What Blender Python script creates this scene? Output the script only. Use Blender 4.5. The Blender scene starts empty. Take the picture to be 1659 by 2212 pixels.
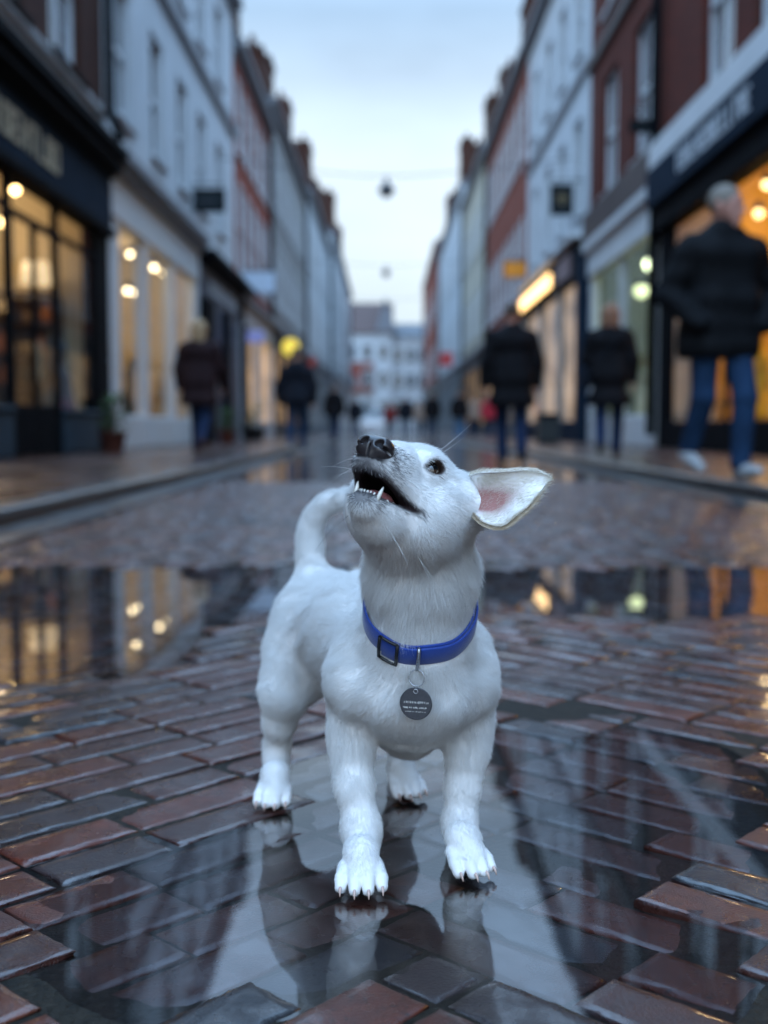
import bpy, math, random, os
import numpy as np
from mathutils import Vector, Matrix
random.seed(7)
RNG = np.random.default_rng(7)
SC = bpy.context.scene
COL = SC.collection
SKIP = set(filter(None, os.environ.get('SKIP', '').split(',')))   # development switch only

# ------------------------------------------------------------------ camera
CAM_H = 0.42
FPX, CX, CY = 2500.0, 835.0, 1106.0            # focal length and centre measured on the photograph (1659 px wide)
PITCH = math.atan((CY - 925.0) / FPX)
cam_d = bpy.data.cameras.new('camera')
cam = bpy.data.objects.new('camera', cam_d); COL.objects.link(cam)
cam.location = (0, 0, CAM_H)
cam.rotation_euler = (math.pi / 2 - PITCH, 0, 0)
cam_d.sensor_fit = 'VERTICAL'; cam_d.sensor_height = 36.0
cam_d.lens = FPX / 2212.0 * 36.0
cam_d.shift_x = -(CX - 829.5) / 2212.0
cam_d.clip_start = 0.05; cam_d.clip_end = 2000
cam_d.dof.use_dof = True
cam_d.dof.focus_distance = 0.985
cam_d.dof.aperture_fstop = 3.8
cam_d.dof.aperture_blades = 0
SC.camera = cam
CP, SP = math.cos(PITCH), math.sin(PITCH)

def at(px, py, Y):
    """the world point seen at (px, py) that stands Y metres down the street"""
    dx, dy = (px - CX) / FPX, (CY - py) / FPX
    d = np.array([dx, CP + dy * SP, -SP + dy * CP])
    return np.array([0, 0, CAM_H]) + d * (Y / d[1])

def gnd(px, py, z=0.0):
    dx, dy = (px - CX) / FPX, (CY - py) / FPX
    d = np.array([dx, CP + dy * SP, -SP + dy * CP])
    return np.array([0, 0, CAM_H]) + d * ((z - CAM_H) / d[2])

# ------------------------------------------------------------------ object helpers
def props(o, label=None, cat=None, group=None, kind=None):
    if label: o['label'] = label
    if cat: o['category'] = cat
    if group: o['group'] = group
    if kind: o['kind'] = kind
    return o

def thing(name, loc, label, cat, group=None):
    o = bpy.data.objects.new(name, None); COL.objects.link(o)
    o.location = loc; o.empty_display_size = 0.1
    return props(o, label, cat, group)

def link(name, me, m=None, parent=None, world=True):
    o = bpy.data.objects.new(name, me); COL.objects.link(o)
    if m is not None and hasattr(me, 'materials'):
        for x in (m if isinstance(m, (list, tuple)) else [m]): me.materials.append(x)
    if parent is not None:
        o.parent = parent
        if world: o.matrix_parent_inverse = Matrix.Translation(-wloc(parent))
    return o

def wloc(o):
    v = Vector(o.location)
    if o.parent is not None:
        if o.matrix_parent_inverse == Matrix.Identity(4): v = v + wloc(o.parent)
    return v

def mesh_np(name, V, F, smooth=True):
    """V (n,3); F (m,3) or (m,4)"""
    V = np.asarray(V, np.float32); F = np.asarray(F, np.int32)
    me = bpy.data.meshes.new(name)
    k = F.shape[1]
    me.vertices.add(len(V)); me.vertices.foreach_set('co', V.ravel())
    me.loops.add(F.size); me.loops.foreach_set('vertex_index', F.ravel())
    me.polygons.add(len(F))
    me.polygons.foreach_set('loop_start', np.arange(0, F.size, k, dtype=np.int32))
    me.polygons.foreach_set('use_smooth', np.full(len(F), smooth))
    me.update(calc_edges=True); me.validate()
    return me

def vcol(me, name, C):
    a = me.attributes.new(name, 'FLOAT_COLOR', 'POINT')
    C = np.asarray(C, np.float32)
    if C.shape[1] == 3: C = np.concatenate([C, np.ones((len(C), 1), np.float32)], 1)
    a.data.foreach_set('color', C.ravel())

class MB:
    """collects boxes, tubes and lathes for one mesh"""
    def __init__(s): s.v = []; s.f = []; s.sm = []
    def add(s, v, f, smooth=False):
        n = len(s.v); s.v += [tuple(map(float, p)) for p in v]
        for q in f: s.f.append(tuple(i + n for i in q)); s.sm.append(smooth)
        return s
    def box(s, a, b, bev=0.0):
        x0, x1 = sorted((a[0], b[0])); y0, y1 = sorted((a[1], b[1])); z0, z1 = sorted((a[2], b[2]))
        if bev <= 0:
            v = [(x0,y0,z0),(x1,y0,z0),(x1,y1,z0),(x0,y1,z0),(x0,y0,z1),(x1,y0,z1),(x1,y1,z1),(x0,y1,z1)]
            return s.add(v, [(0,3,2,1),(4,5,6,7),(0,1,5,4),(1,2,6,5),(2,3,7,6),(3,0,4,7)])
        e = min(bev, (x1-x0)*.45, (y1-y0)*.45, (z1-z0)*.45)
        lo = [(x0+e,y0+e),(x1-e,y0+e),(x1-e,y1-e),(x0+e,y1-e)]
        hi = [(x0,y0),(x1,y0),(x1,y1),(x0,y1)]
        v = [(x,y,z0) for x,y in lo] + [(x,y,z0+e) for x,y in hi] + [(x,y,z1-e) for x,y in hi] + [(x,y,z1) for x,y in lo]
        f = [(3,2,1,0),(12,13,14,15)]
        for r in range(3):
            for i in range(4):
                j = (i+1) % 4; f.append((r*4+i, r*4+j, r*4+4+j, r*4+4+i))
        return s.add(v, f)
    def tube(s, pts, r, n=10, cap=True):
        pts = [Vector(p) for p in pts]; rs = r if isinstance(r, (list, tuple)) else [r]*len(pts)
        v, f = [], []
        up = Vector((0,0,1)); prev = None
        for i, p in enumerate(pts):
            t = (pts[min(i+1,len(pts)-1)] - pts[max(i-1,0)]).normalized()
            if prev is None:
                a = t.cross(up)
                if a.length < 1e-3: a = t.cross(Vector((1,0,0)))
                a.normalize()
            else:
                a = (prev - t * prev.dot(t)).normalized()
            prev = a; b = t.cross(a)
            for k in range(n):
                q = 2*math.pi*k/n
                v.append(p + (a*math.cos(q) + b*math.sin(q))*rs[i])
        for i in range(len(pts)-1):
            for k in range(n):
                k2 = (k+1) % n; f.append((i*n+k, i*n+k2, (i+1)*n+k2, (i+1)*n+k))
        if cap: f.append(tuple(range(n))[::-1]); f.append(tuple((len(pts)-1)*n+k for k in range(n)))
        return s.add(v, f, True)
    def lathe(s, prof, c=(0,0,0), n=24):
        v, f = [], []
        for r, z in prof:
            for k in range(n):
                q = 2*math.pi*k/n; v.append((c[0]+r*math.cos(q), c[1]+r*math.sin(q), c[2]+z))
        for i in range(len(prof)-1):
            for k in range(n):
                k2 = (k+1) % n; f.append((i*n+k, i*n+k2, (i+1)*n+k2, (i+1)*n+k))
        f.append(tuple(range(n))[::-1]); f.append(tuple((len(prof)-1)*n+k for k in range(n)))
        return s.add(v, f, True)
    def mesh(s, name):
        me = bpy.data.meshes.new(name); me.from_pydata(s.v, [], s.f)
        me.polygons.foreach_set('use_smooth', s.sm); me.update()
        return me
    def build(s, name, m, parent=None, world=True):
        return link(name, s.mesh(name), m, parent, world)

# ------------------------------------------------------------------ materials
class NT:
    def __init__(s, name):
        s.m = bpy.data.materials.new(name); s.m.use_nodes = True
        s.t = s.m.node_tree; s.t.nodes.clear(); s.out = s.n('ShaderNodeOutputMaterial')
    def n(s, typ, **kw):
        x = s.t.nodes.new(typ)
        for k, v in kw.items():
            if k.startswith('_'): x.inputs[k[1:].replace('_', ' ')].default_value = v
            else: setattr(x, k, v)
        return x
    def l(s, a, b): s.t.links.new(a, b)
    def noise(s, scale, detail=4, rough=.55, coord=None, dist=0):
        x = s.n('ShaderNodeTexNoise'); x.inputs['Scale'].default_value = scale; x.inputs['Detail'].default_value = detail
        x.inputs['Roughness'].default_value = rough; x.inputs['Distortion'].default_value = dist
        s.l(coord if coord is not None else s.co(), x.inputs['Vector']); return x.outputs['Fac']
    def co(s):
        if not hasattr(s, '_co'): s._co = s.n('ShaderNodeTexCoord').outputs['Object']
        return s._co
    def ramp(s, fac, stops):
        x = s.n('ShaderNodeValToRGB'); e = x.color_ramp.elements
        while len(e) < len(stops): e.new(.5)
        for el, (p, c) in zip(e, stops):
            el.position = p; el.color = tuple(c) + (1,) if len(c) == 3 else c
        s.l(fac, x.inputs[0]); return x.outputs[0]
    def rng(s, fac, a, b, lo=0., hi=1.):
        x = s.n('ShaderNodeMapRange'); x.inputs[1].default_value = lo; x.inputs[2].default_value = hi
        x.inputs[3].default_value = a; x.inputs[4].default_value = b; s.l(fac, x.inputs[0]); return x.outputs[0]
    def mix(s, fac, a, b, mode='MIX'):
        x = s.n('ShaderNodeMix', data_type='RGBA', blend_type=mode)
        for sock, val in ((x.inputs[0], fac), (x.inputs[6], a), (x.inputs[7], b)):
            if hasattr(val, 'links') or hasattr(val, 'is_linked'): s.l(val, sock)
            elif isinstance(val, (int, float)): sock.default_value = val
            else: sock.default_value = tuple(val) + (1,) if len(val) == 3 else val
        return x.outputs[2]
    def math(s, op, a, b=0.):
        x = s.n('ShaderNodeMath', operation=op)
        for sock, val in ((x.inputs[0], a), (x.inputs[1], b)):
            if isinstance(val, (int, float)): sock.default_value = val
            else: s.l(val, sock)
        return x.outputs[0]
    def bump(s, h, strength=.3, dist=.01, normal=None):
        x = s.n('ShaderNodeBump'); x.inputs['Strength'].default_value = strength; x.inputs['Distance'].default_value = dist
        s.l(h, x.inputs['Height'])
        if normal is not None: s.l(normal, x.inputs['Normal'])
        return x.outputs[0]
    def bsdf(s, color=(.5,.5,.5), rough=.5, normal=None, **kw):
        p = s.n('ShaderNodeBsdfPrincipled')
        def put(k, v):
            sock = p.inputs[k]
            if hasattr(v, 'is_linked'): s.l(v, sock)
            elif isinstance(v, (int, float)): sock.default_value = v
            else: sock.default_value = tuple(v) + (1,) if (len(v) == 3 and sock.type == 'RGBA') else v
        put('Base Color', color); put('Roughness', rough)
        for k, v in kw.items(): put(k.replace('_', ' '), v)
        if normal is not None: s.l(normal, p.inputs['Normal'])
        s.p = p; return p
    def done(s, shader=None):
        s.l((shader or s.p).outputs[0], s.out.inputs['Surface']); return s.m

_M = {}
def paint(name, color, rough=.5, var=.12, scale=3., bump=.0, bscale=40., metal=0., coat=0., ior=1.45, streak=False, spec=.5):
    """a painted / plain surface with slight wear"""
    if name in _M: return _M[name]
    t = NT(name)
    f = t.noise(scale, 5)
    a = tuple(c*(1-var) for c in color); b = tuple(min(1, c*(1+var)) for c in color)
    c = t.ramp(f, [(.3, a), (.7, b)])
    if streak:
        mp = t.n('ShaderNodeMapping'); mp.inputs['Scale'].default_value = (1.2, 1.2, .12); t.l(t.co(), mp.inputs['Vector'])
        s2 = t.noise(2.2, 6, .65, mp.outputs[0])
        c = t.mix(t.rng(s2, 0., .35, .5, .75), c, tuple(x*.55 for x in color))
    nrm = t.bump(t.noise(bscale, 3), bump, .01) if bump else None
    t.bsdf(c, t.rng(t.noise(scale*4, 3), rough*.8, min(1, rough*1.2)), nrm, Metallic=metal, Coat_Weight=coat, IOR=ior, Specular_IOR_Level=spec)
    _M[name] = t.done(); return _M[name]

def brickwork(name, c1, c2, mortar, side=True):
    """brick wall: courses run along the street (object y) and up (z)"""
    if name in _M: return _M[name]
    t = NT(name)
    sp = t.n('ShaderNodeSeparateXYZ'); t.l(t.co(), sp.inputs[0])
    cb = t.n('ShaderNodeCombineXYZ')
    t.l(sp.outputs[1 if side else 0], cb.inputs[0]); t.l(sp.outputs[2], cb.inputs[1])
    b = t.n('ShaderNodeTexBrick'); t.l(cb.outputs[0], b.inputs['Vector'])
    b.inputs['Color1'].default_value = c1 + (1,); b.inputs['Color2'].default_value = c2 + (1,); b.inputs['Mortar'].default_value = mortar + (1,)
    b.inputs['Scale'].default_value = 1; b.inputs['Brick Width'].default_value = .225; b.inputs['Row Height'].default_value = .075
    b.inputs['Mortar Size'].default_value = .007
    c = t.mix(t.rng(t.noise(.7, 5), 0, .5, .35, .75), b.outputs['Color'], tuple(x*.5 for x in c1))
    t.bsdf(c, .85, t.bump(b.outputs['Fac'], -.4, .01), Specular_IOR_Level=.12)
    _M[name] = t.done(); return _M[name]

def glow(name, color, strength, base=(.8,.8,.8)):
    if name in _M: return _M[name]
    t = NT(name); t.bsdf(base, .4, None, Emission_Color=color, Emission_Strength=strength)
    _M[name] = t.done(); return _M[name]

def clear(name, tint=(1,1,1), ior=1.5, rough=0.0, bump=None, boost=1.0):
    """glass / water sheet: transmits straight through, mirrors by Fresnel"""
    if name in _M: return _M[name]
    t = NT(name)
    fr = t.n('ShaderNodeFresnel')
    geo = t.n('ShaderNodeNewGeometry'); t.l(t.rng(geo.outputs['Backfacing'], ior, 1/ior), fr.inputs['IOR'])    # the same sheet from both sides
    tr = t.n('ShaderNodeBsdfTransparent'); tr.inputs[0].default_value = tint + (1,)
    gl = t.n('ShaderNodeBsdfGlossy'); gl.inputs['Roughness'].default_value = rough; gl.inputs[0].default_value = (boost,)*3 + (1,)
    if bump:
        nb = t.bump(t.noise(bump[0], 3), bump[1], bump[2]); t.l(nb, gl.inputs['Normal']); t.l(nb, fr.inputs['Normal'])
    mx = t.n('ShaderNodeMixShader'); t.l(fr.outputs[0], mx.inputs[0]); t.l(tr.outputs[0], mx.inputs[1]); t.l(gl.outputs[0], mx.inputs[2])
    _M[name] = t.done(mx); return _M[name]

# ------------------------------------------------------------------ implicit surfaces
def cone(p, a, b, ra, rb):
    a = np.asarray(a, np.float32); ba = np.asarray(b, np.float32) - a
    pa = p - a
    tt = np.clip((pa @ ba) / max(float(ba @ ba), 1e-12), 0, 1)
    d = pa - tt[:, None] * ba
    return np.sqrt((d*d).sum(1)) - (ra + (rb - ra) * tt)

def ell(p, c, r, B=None):
    q = p - np.asarray(c, np.float32)
    if B is not None: q = q @ np.asarray(B, np.float32).T
    r = np.asarray(r, np.float32)
    k0 = np.sqrt(((q / r)**2).sum(1)); k1 = np.sqrt(((q / (r*r))**2).sum(1))
    return k0 * (k0 - 1) / np.maximum(k1, 1e-9)

def smin(a, b, k):
    if k <= 0: return np.minimum(a, b)
    h = np.maximum(k - np.abs(a - b), 0) / k
    return np.minimum(a, b) - h*h*k*.25

def smax(a, b, k): return -smin(-a, -b, k)

def nets(fn, lo, hi, h, blk=6, smooth=1):
    """surface nets of fn(points) on a grid of step h; evaluates only blocks near the surface"""
    lo = np.asarray(lo, float); hi = np.asarray(hi, float)
    nb = np.ceil((hi - lo) / (h*blk)).astype(int) + 1
    n = nb * blk
    ci = np.stack(np.meshgrid(*[np.arange(k) for k in nb], indexing='ij'), -1).reshape(-1, 3)
    cc = (lo + (ci*blk + (blk-1)/2) * h).astype(np.float32)
    dc = np.concatenate([fn(cc[i:i+200000]) for i in range(0, len(cc), 200000)])
    act = np.abs(dc) < h*blk*1.9 + .004
    D = np.repeat(np.repeat(np.repeat(dc.reshape(nb), blk, 0), blk, 1), blk, 2).astype(np.float32)
    off = np.stack(np.meshgrid(*[np.arange(blk)]*3, indexing='ij'), -1).reshape(-1, 3)
    ai = ci[act]
    step = max(1, 300000 // len(off))
    for i in range(0, len(ai), step):
        idx = (ai[i:i+step, None, :]*blk + off[None]).reshape(-1, 3)
        D[idx[:, 0], idx[:, 1], idx[:, 2]] = fn((lo + idx*h).astype(np.float32))
    S = D < 0
    cnt = np.zeros(tuple(k-1 for k in n), np.uint8)
    for o in np.ndindex(2, 2, 2):
        cnt += S[o[0]:n[0]-1+o[0], o[1]:n[1]-1+o[1], o[2]:n[2]-1+o[2]]
    cells = np.argwhere((cnt > 0) & (cnt < 8))
    vid = np.full(cnt.shape, -1, np.int32); vid[cells[:, 0], cells[:, 1], cells[:, 2]] = np.arange(len(cells))
    corner = np.array(list(np.ndindex(2, 2, 2)))
    cv = np.stack([D[cells[:, 0]+o[0], cells[:, 1]+o[1], cells[:, 2]+o[2]] for o in corner], 1)
    acc = np.zeros((len(cells), 3)); w = np.zeros(len(cells))
    for a in range(8):
        for b in range(a+1, 8):
            if np.abs(corner[a]-corner[b]).sum() != 1: continue
            m = (cv[:, a] < 0) != (cv[:, b] < 0)
            tt = np.where(m, cv[:, a] / np.where(m, cv[:, a]-cv[:, b], 1), 0)
            acc += np.where(m[:, None], corner[a] + tt[:, None]*(corner[b]-corner[a]), 0); w += m
    V = lo + (cells + acc / w[:, None]) * h
    quads = []
    for ax in range(3):
        u, v = (ax+1) % 3, (ax+2) % 3
        sl0 = [slice(None)]*3; sl1 = [slice(None)]*3
        sl0[ax] = slice(0, -1); sl1[ax] = slice(1, None)
        ch = S[tuple(sl0)] != S[tuple(sl1)]
        e = np.argwhere(ch)
        e = e[(e[:, u] > 0) & (e[:, v] > 0) & (e[:, u] < n[u]-1) & (e[:, v] < n[v]-1)]
        ins = S[e[:, 0], e[:, 1], e[:, 2]]
        q = []
        for du, dv in ((0, 0), (-1, 0), (-1, -1), (0, -1)):
            c = e.copy(); c[:, u] += du; c[:, v] += dv
            q.append(vid[c[:, 0], c[:, 1], c[:, 2]])
        q = np.stack(q, 1); q[~ins] = q[~ins][:, ::-1]
        quads.append(q)
    Q = np.concatenate(quads); Q = Q[(Q >= 0).all(1)]
    for _ in range(smooth):
        s = np.zeros_like(V); c = np.zeros(len(V))
        for i in range(4):
            for j in ((i+1) % 4, (i+3) % 4):
                np.add.at(s, Q[:, i], V[Q[:, j]]); np.add.at(c, Q[:, i], 1)
        V = V*.5 + .5*s/np.maximum(c, 1)[:, None]
    return V, Q

def union(prims):
    """prims: list of ('c', a, b, ra, rb, k) or ('e', centre, radii, k[, basis]) merged in order"""
    def fn(p):
        d = None
        for q in prims:
            if q[0] == 'c': x = cone(p, q[1], q[2], q[3], q[4]); k = q[5]
            else: x = ell(p, q[1], q[2], q[4] if len(q) > 4 else None); k = q[3]
            d = x if d is None else smin(d, x, k)
        return d
    return fn

def bounds(prims, pad=.03):
    lo, hi = [], []
    for q in prims:
        if q[0] == 'c':
            for c, r in ((q[1], q[3]), (q[2], q[4])): lo.append(np.asarray(c)-r); hi.append(np.asarray(c)+r)
        else:
            r = max(q[2]); lo.append(np.asarray(q[1])-r); hi.append(np.asarray(q[1])+r)
    return np.min(lo, 0)-pad, np.max(hi, 0)+pad
# ------------------------------------------------------------------ sky, sun, render settings
w = bpy.data.worlds.new('World'); SC.world = w; w.use_nodes = True
nt = w.node_tree; nt.nodes.clear()
wo = nt.nodes.new('ShaderNodeOutputWorld'); bg = nt.nodes.new('ShaderNodeBackground')
sky = nt.nodes.new('ShaderNodeTexSky'); sky.sky_type = 'NISHITA'; sky.sun_disc = False
SUN_EL, SUN_AZ = math.radians(40), math.radians(196)
sky.sun_elevation = SUN_EL; sky.sun_rotation = SUN_AZ; sky.air_density = 1.0; sky.dust_density = .6; sky.ozone_density = 4
tc = nt.nodes.new('ShaderNodeTexCoord')
sep = nt.nodes.new('ShaderNodeSeparateXYZ'); nt.links.new(tc.outputs['Generated'], sep.inputs[0])
mr = nt.nodes.new('ShaderNodeMapRange'); nt.links.new(sep.outputs[2], mr.inputs[0])      # overcast: brighter towards the zenith
mr.inputs[1].default_value = 0; mr.inputs[2].default_value = 1
cr = nt.nodes.new('ShaderNodeValToRGB'); nt.links.new(mr.outputs[0], cr.inputs[0])
els = cr.color_ramp.elements
stops = [(0.0, (.74,.86,.95)), (.12, (.75,.87,.96)), (.22, (.71,.84,.96)), (.33, (.42,.60,.82)), (.40, (.70,1.04,1.50)), (.52, (.72,1.08,1.6)), (.72, (1.1,1.8,2.8)), (1.0, (1.4,2.35,3.7))]
while len(els) < len(stops): els.new(.5)
for e, (p, c) in zip(els, stops): e.position = p; e.color = c + (1,)
mp = nt.nodes.new('ShaderNodeMapping'); mp.inputs['Scale'].default_value = (1.2, 1.2, 3.0); nt.links.new(tc.outputs['Generated'], mp.inputs[0])
nz = nt.nodes.new('ShaderNodeTexNoise'); nz.inputs['Scale'].default_value = 2.3; nz.inputs['Detail'].default_value = 4; nt.links.new(mp.outputs[0], nz.inputs['Vector'])
m2 = nt.nodes.new('ShaderNodeMapRange'); nt.links.new(nz.outputs['Fac'], m2.inputs[0])
m2.inputs[1].default_value = .3; m2.inputs[2].default_value = .7; m2.inputs[3].default_value = .80; m2.inputs[4].default_value = 1.17
sc_ = nt.nodes.new('ShaderNodeVectorMath'); sc_.operation = 'SCALE'; nt.links.new(cr.outputs[0], sc_.inputs[0]); nt.links.new(m2.outputs[0], sc_.inputs['Scale'])
s10 = nt.nodes.new('ShaderNodeVectorMath'); s10.operation = 'SCALE'; nt.links.new(sc_.outputs[0], s10.inputs[0]); 
bk = nt.nodes.new('ShaderNodeMapRange'); nt.links.new(sep.outputs[1], bk.inputs[0])          # the cloud is thinner, brighter, on the side behind the viewer
bk.inputs[1].default_value = -.85; bk.inputs[2].default_value = .15; bk.inputs[3].default_value = 15.0; bk.inputs[4].default_value = 10.0
nt.links.new(bk.outputs[0], s10.inputs['Scale'])
mx = nt.nodes.new('ShaderNodeMix'); mx.data_type = 'RGBA'; mx.inputs[0].default_value = .94
nt.links.new(sky.outputs[0], mx.inputs[6]); nt.links.new(s10.outputs[0], mx.inputs[7])
nt.links.new(mx.outputs[2], bg.inputs[0]); bg.inputs[1].default_value = 0.1
nt.links.new(bg.outputs[0], wo.inputs[0])

sl = bpy.data.lights.new('sun', 'SUN'); sl.energy = .55; sl.angle = math.radians(60); sl.color = (.70, .86, 1.0)
so = bpy.data.objects.new('sun', sl); COL.objects.link(so); so.location = (0, -5, 30)
_sd = Vector((math.sin(SUN_AZ)*math.cos(SUN_EL), math.cos(SUN_AZ)*math.cos(SUN_EL), math.sin(SUN_EL)))
so.rotation_euler = _sd.to_track_quat('Z', 'Y').to_euler()

SC.view_settings.view_transform = 'Standard'; SC.view_settings.look = 'None'
SC.view_settings.exposure = 0.36; SC.view_settings.gamma = 1
SC.render.engine = 'CYCLES'
SC.cycles.max_bounces = 7; SC.cycles.diffuse_bounces = 3; SC.cycles.glossy_bounces = 4; SC.cycles.transparent_max_bounces = 24
SC.cycles.transmission_bounces = 6; SC.cycles.sample_clamp_indirect = 6; SC.cycles.caustics_reflective = False; SC.cycles.caustics_refractive = False
SC.cycles.use_denoising = True
SC.render.film_transparent = False
# ------------------------------------------------------------------ street: brick setts, kerbs, pavements, puddle
KL, KR = -1.55, 2.08                     # kerb faces
PAVE_Z = 0.10
FL, FR = 4.05, 4.60                      # facade planes (distance from the camera axis)

def vnoise(x, y, seed=0):
    """smooth value noise in numpy"""
    r = np.random.default_rng(seed).random((64, 64))
    xi, yi = np.floor(x).astype(int), np.floor(y).astype(int)
    fx, fy = x-xi, y-yi
    fx, fy = fx*fx*(3-2*fx), fy*fy*(3-2*fy)
    g = lambda i, j: r[i % 64, j % 64]
    return (g(xi, yi)*(1-fx)+g(xi+1, yi)*fx)*(1-fy) + (g(xi, yi+1)*(1-fx)+g(xi+1, yi+1)*fx)*fy

def ground_h(x, y):
    """height of the setts above the standing water (m)"""
    x = np.asarray(x, float); y = np.asarray(y, float)
    h = .0044 + .0030*(vnoise(x*1.3+9, y*1.3+3, 1)-.5) + .0022*(vnoise(x*4+5, y*4+7, 2)-.5)
    def dip(a, cx, cy, rx, ry, p=2.):
        return a*np.exp(-(np.abs((x-cx)/rx)**p + np.abs((y-cy)/ry)**p))
    h = h - dip(.013, .3, 3.02, 9, .46, 6)                 # long puddle right across the street
    h = h - dip(.012, -.95, 2.28, .62, .42, 3)             # its left arm, nearer
    h = h - dip(.0086, .08, 1.20, .24, .32, 2.6)           # water round the dog
    h = h - dip(.0070, -.15, .95, .11, .18, 2.2)
    h = h - dip(.0072, .17, .93, .11, .18, 2.4)
    h = h - dip(.0066, .31, 1.36, .16, .28, 2.2)
    h = h - dip(.0045, -.33, 1.02, .12, .16, 2.2)
    return h

def sett_material():
    t = NT('wet_red_sett')
    at_ = t.n('ShaderNodeAttribute', attribute_name='tone')
    g = t.noise(55, 5, .6)
    big = t.noise(7, 4, .6)
    c = t.mix(t.rng(g, .0, .55, .35, .75), at_.outputs['Color'], (.012, .009, .010))
    c = t.mix(t.rng(big, 0, .5, .5, .75), c, (.02, .012, .012))
    pits = t.noise(190, 2, .5); c = t.mix(t.rng(pits, 0, .8, .62, .70), c, (.008, .006, .006))
    moss = t.noise(3.1, 5, .7); c = t.mix(t.rng(moss, 0, .35, .58, .75), c, (.016, .018, .008))
    fine = t.noise(420, 3, .6)
    med = t.noise(75, 3, .55)
    n1 = t.bump(fine, .85, .0010)
    n2 = t.bump(med, .35, .0018, n1)
    film = t.noise(16, 4, .6)
    r = t.rng(film, .14, .44, .35, .65)
    t.bsdf(c, r, n2, IOR=1.5, Coat_Weight=t.rng(film, .9, .12, .38, .6), Coat_Roughness=.08, Coat_IOR=1.5, Specular_IOR_Level=.55)
    return t.done()

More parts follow.
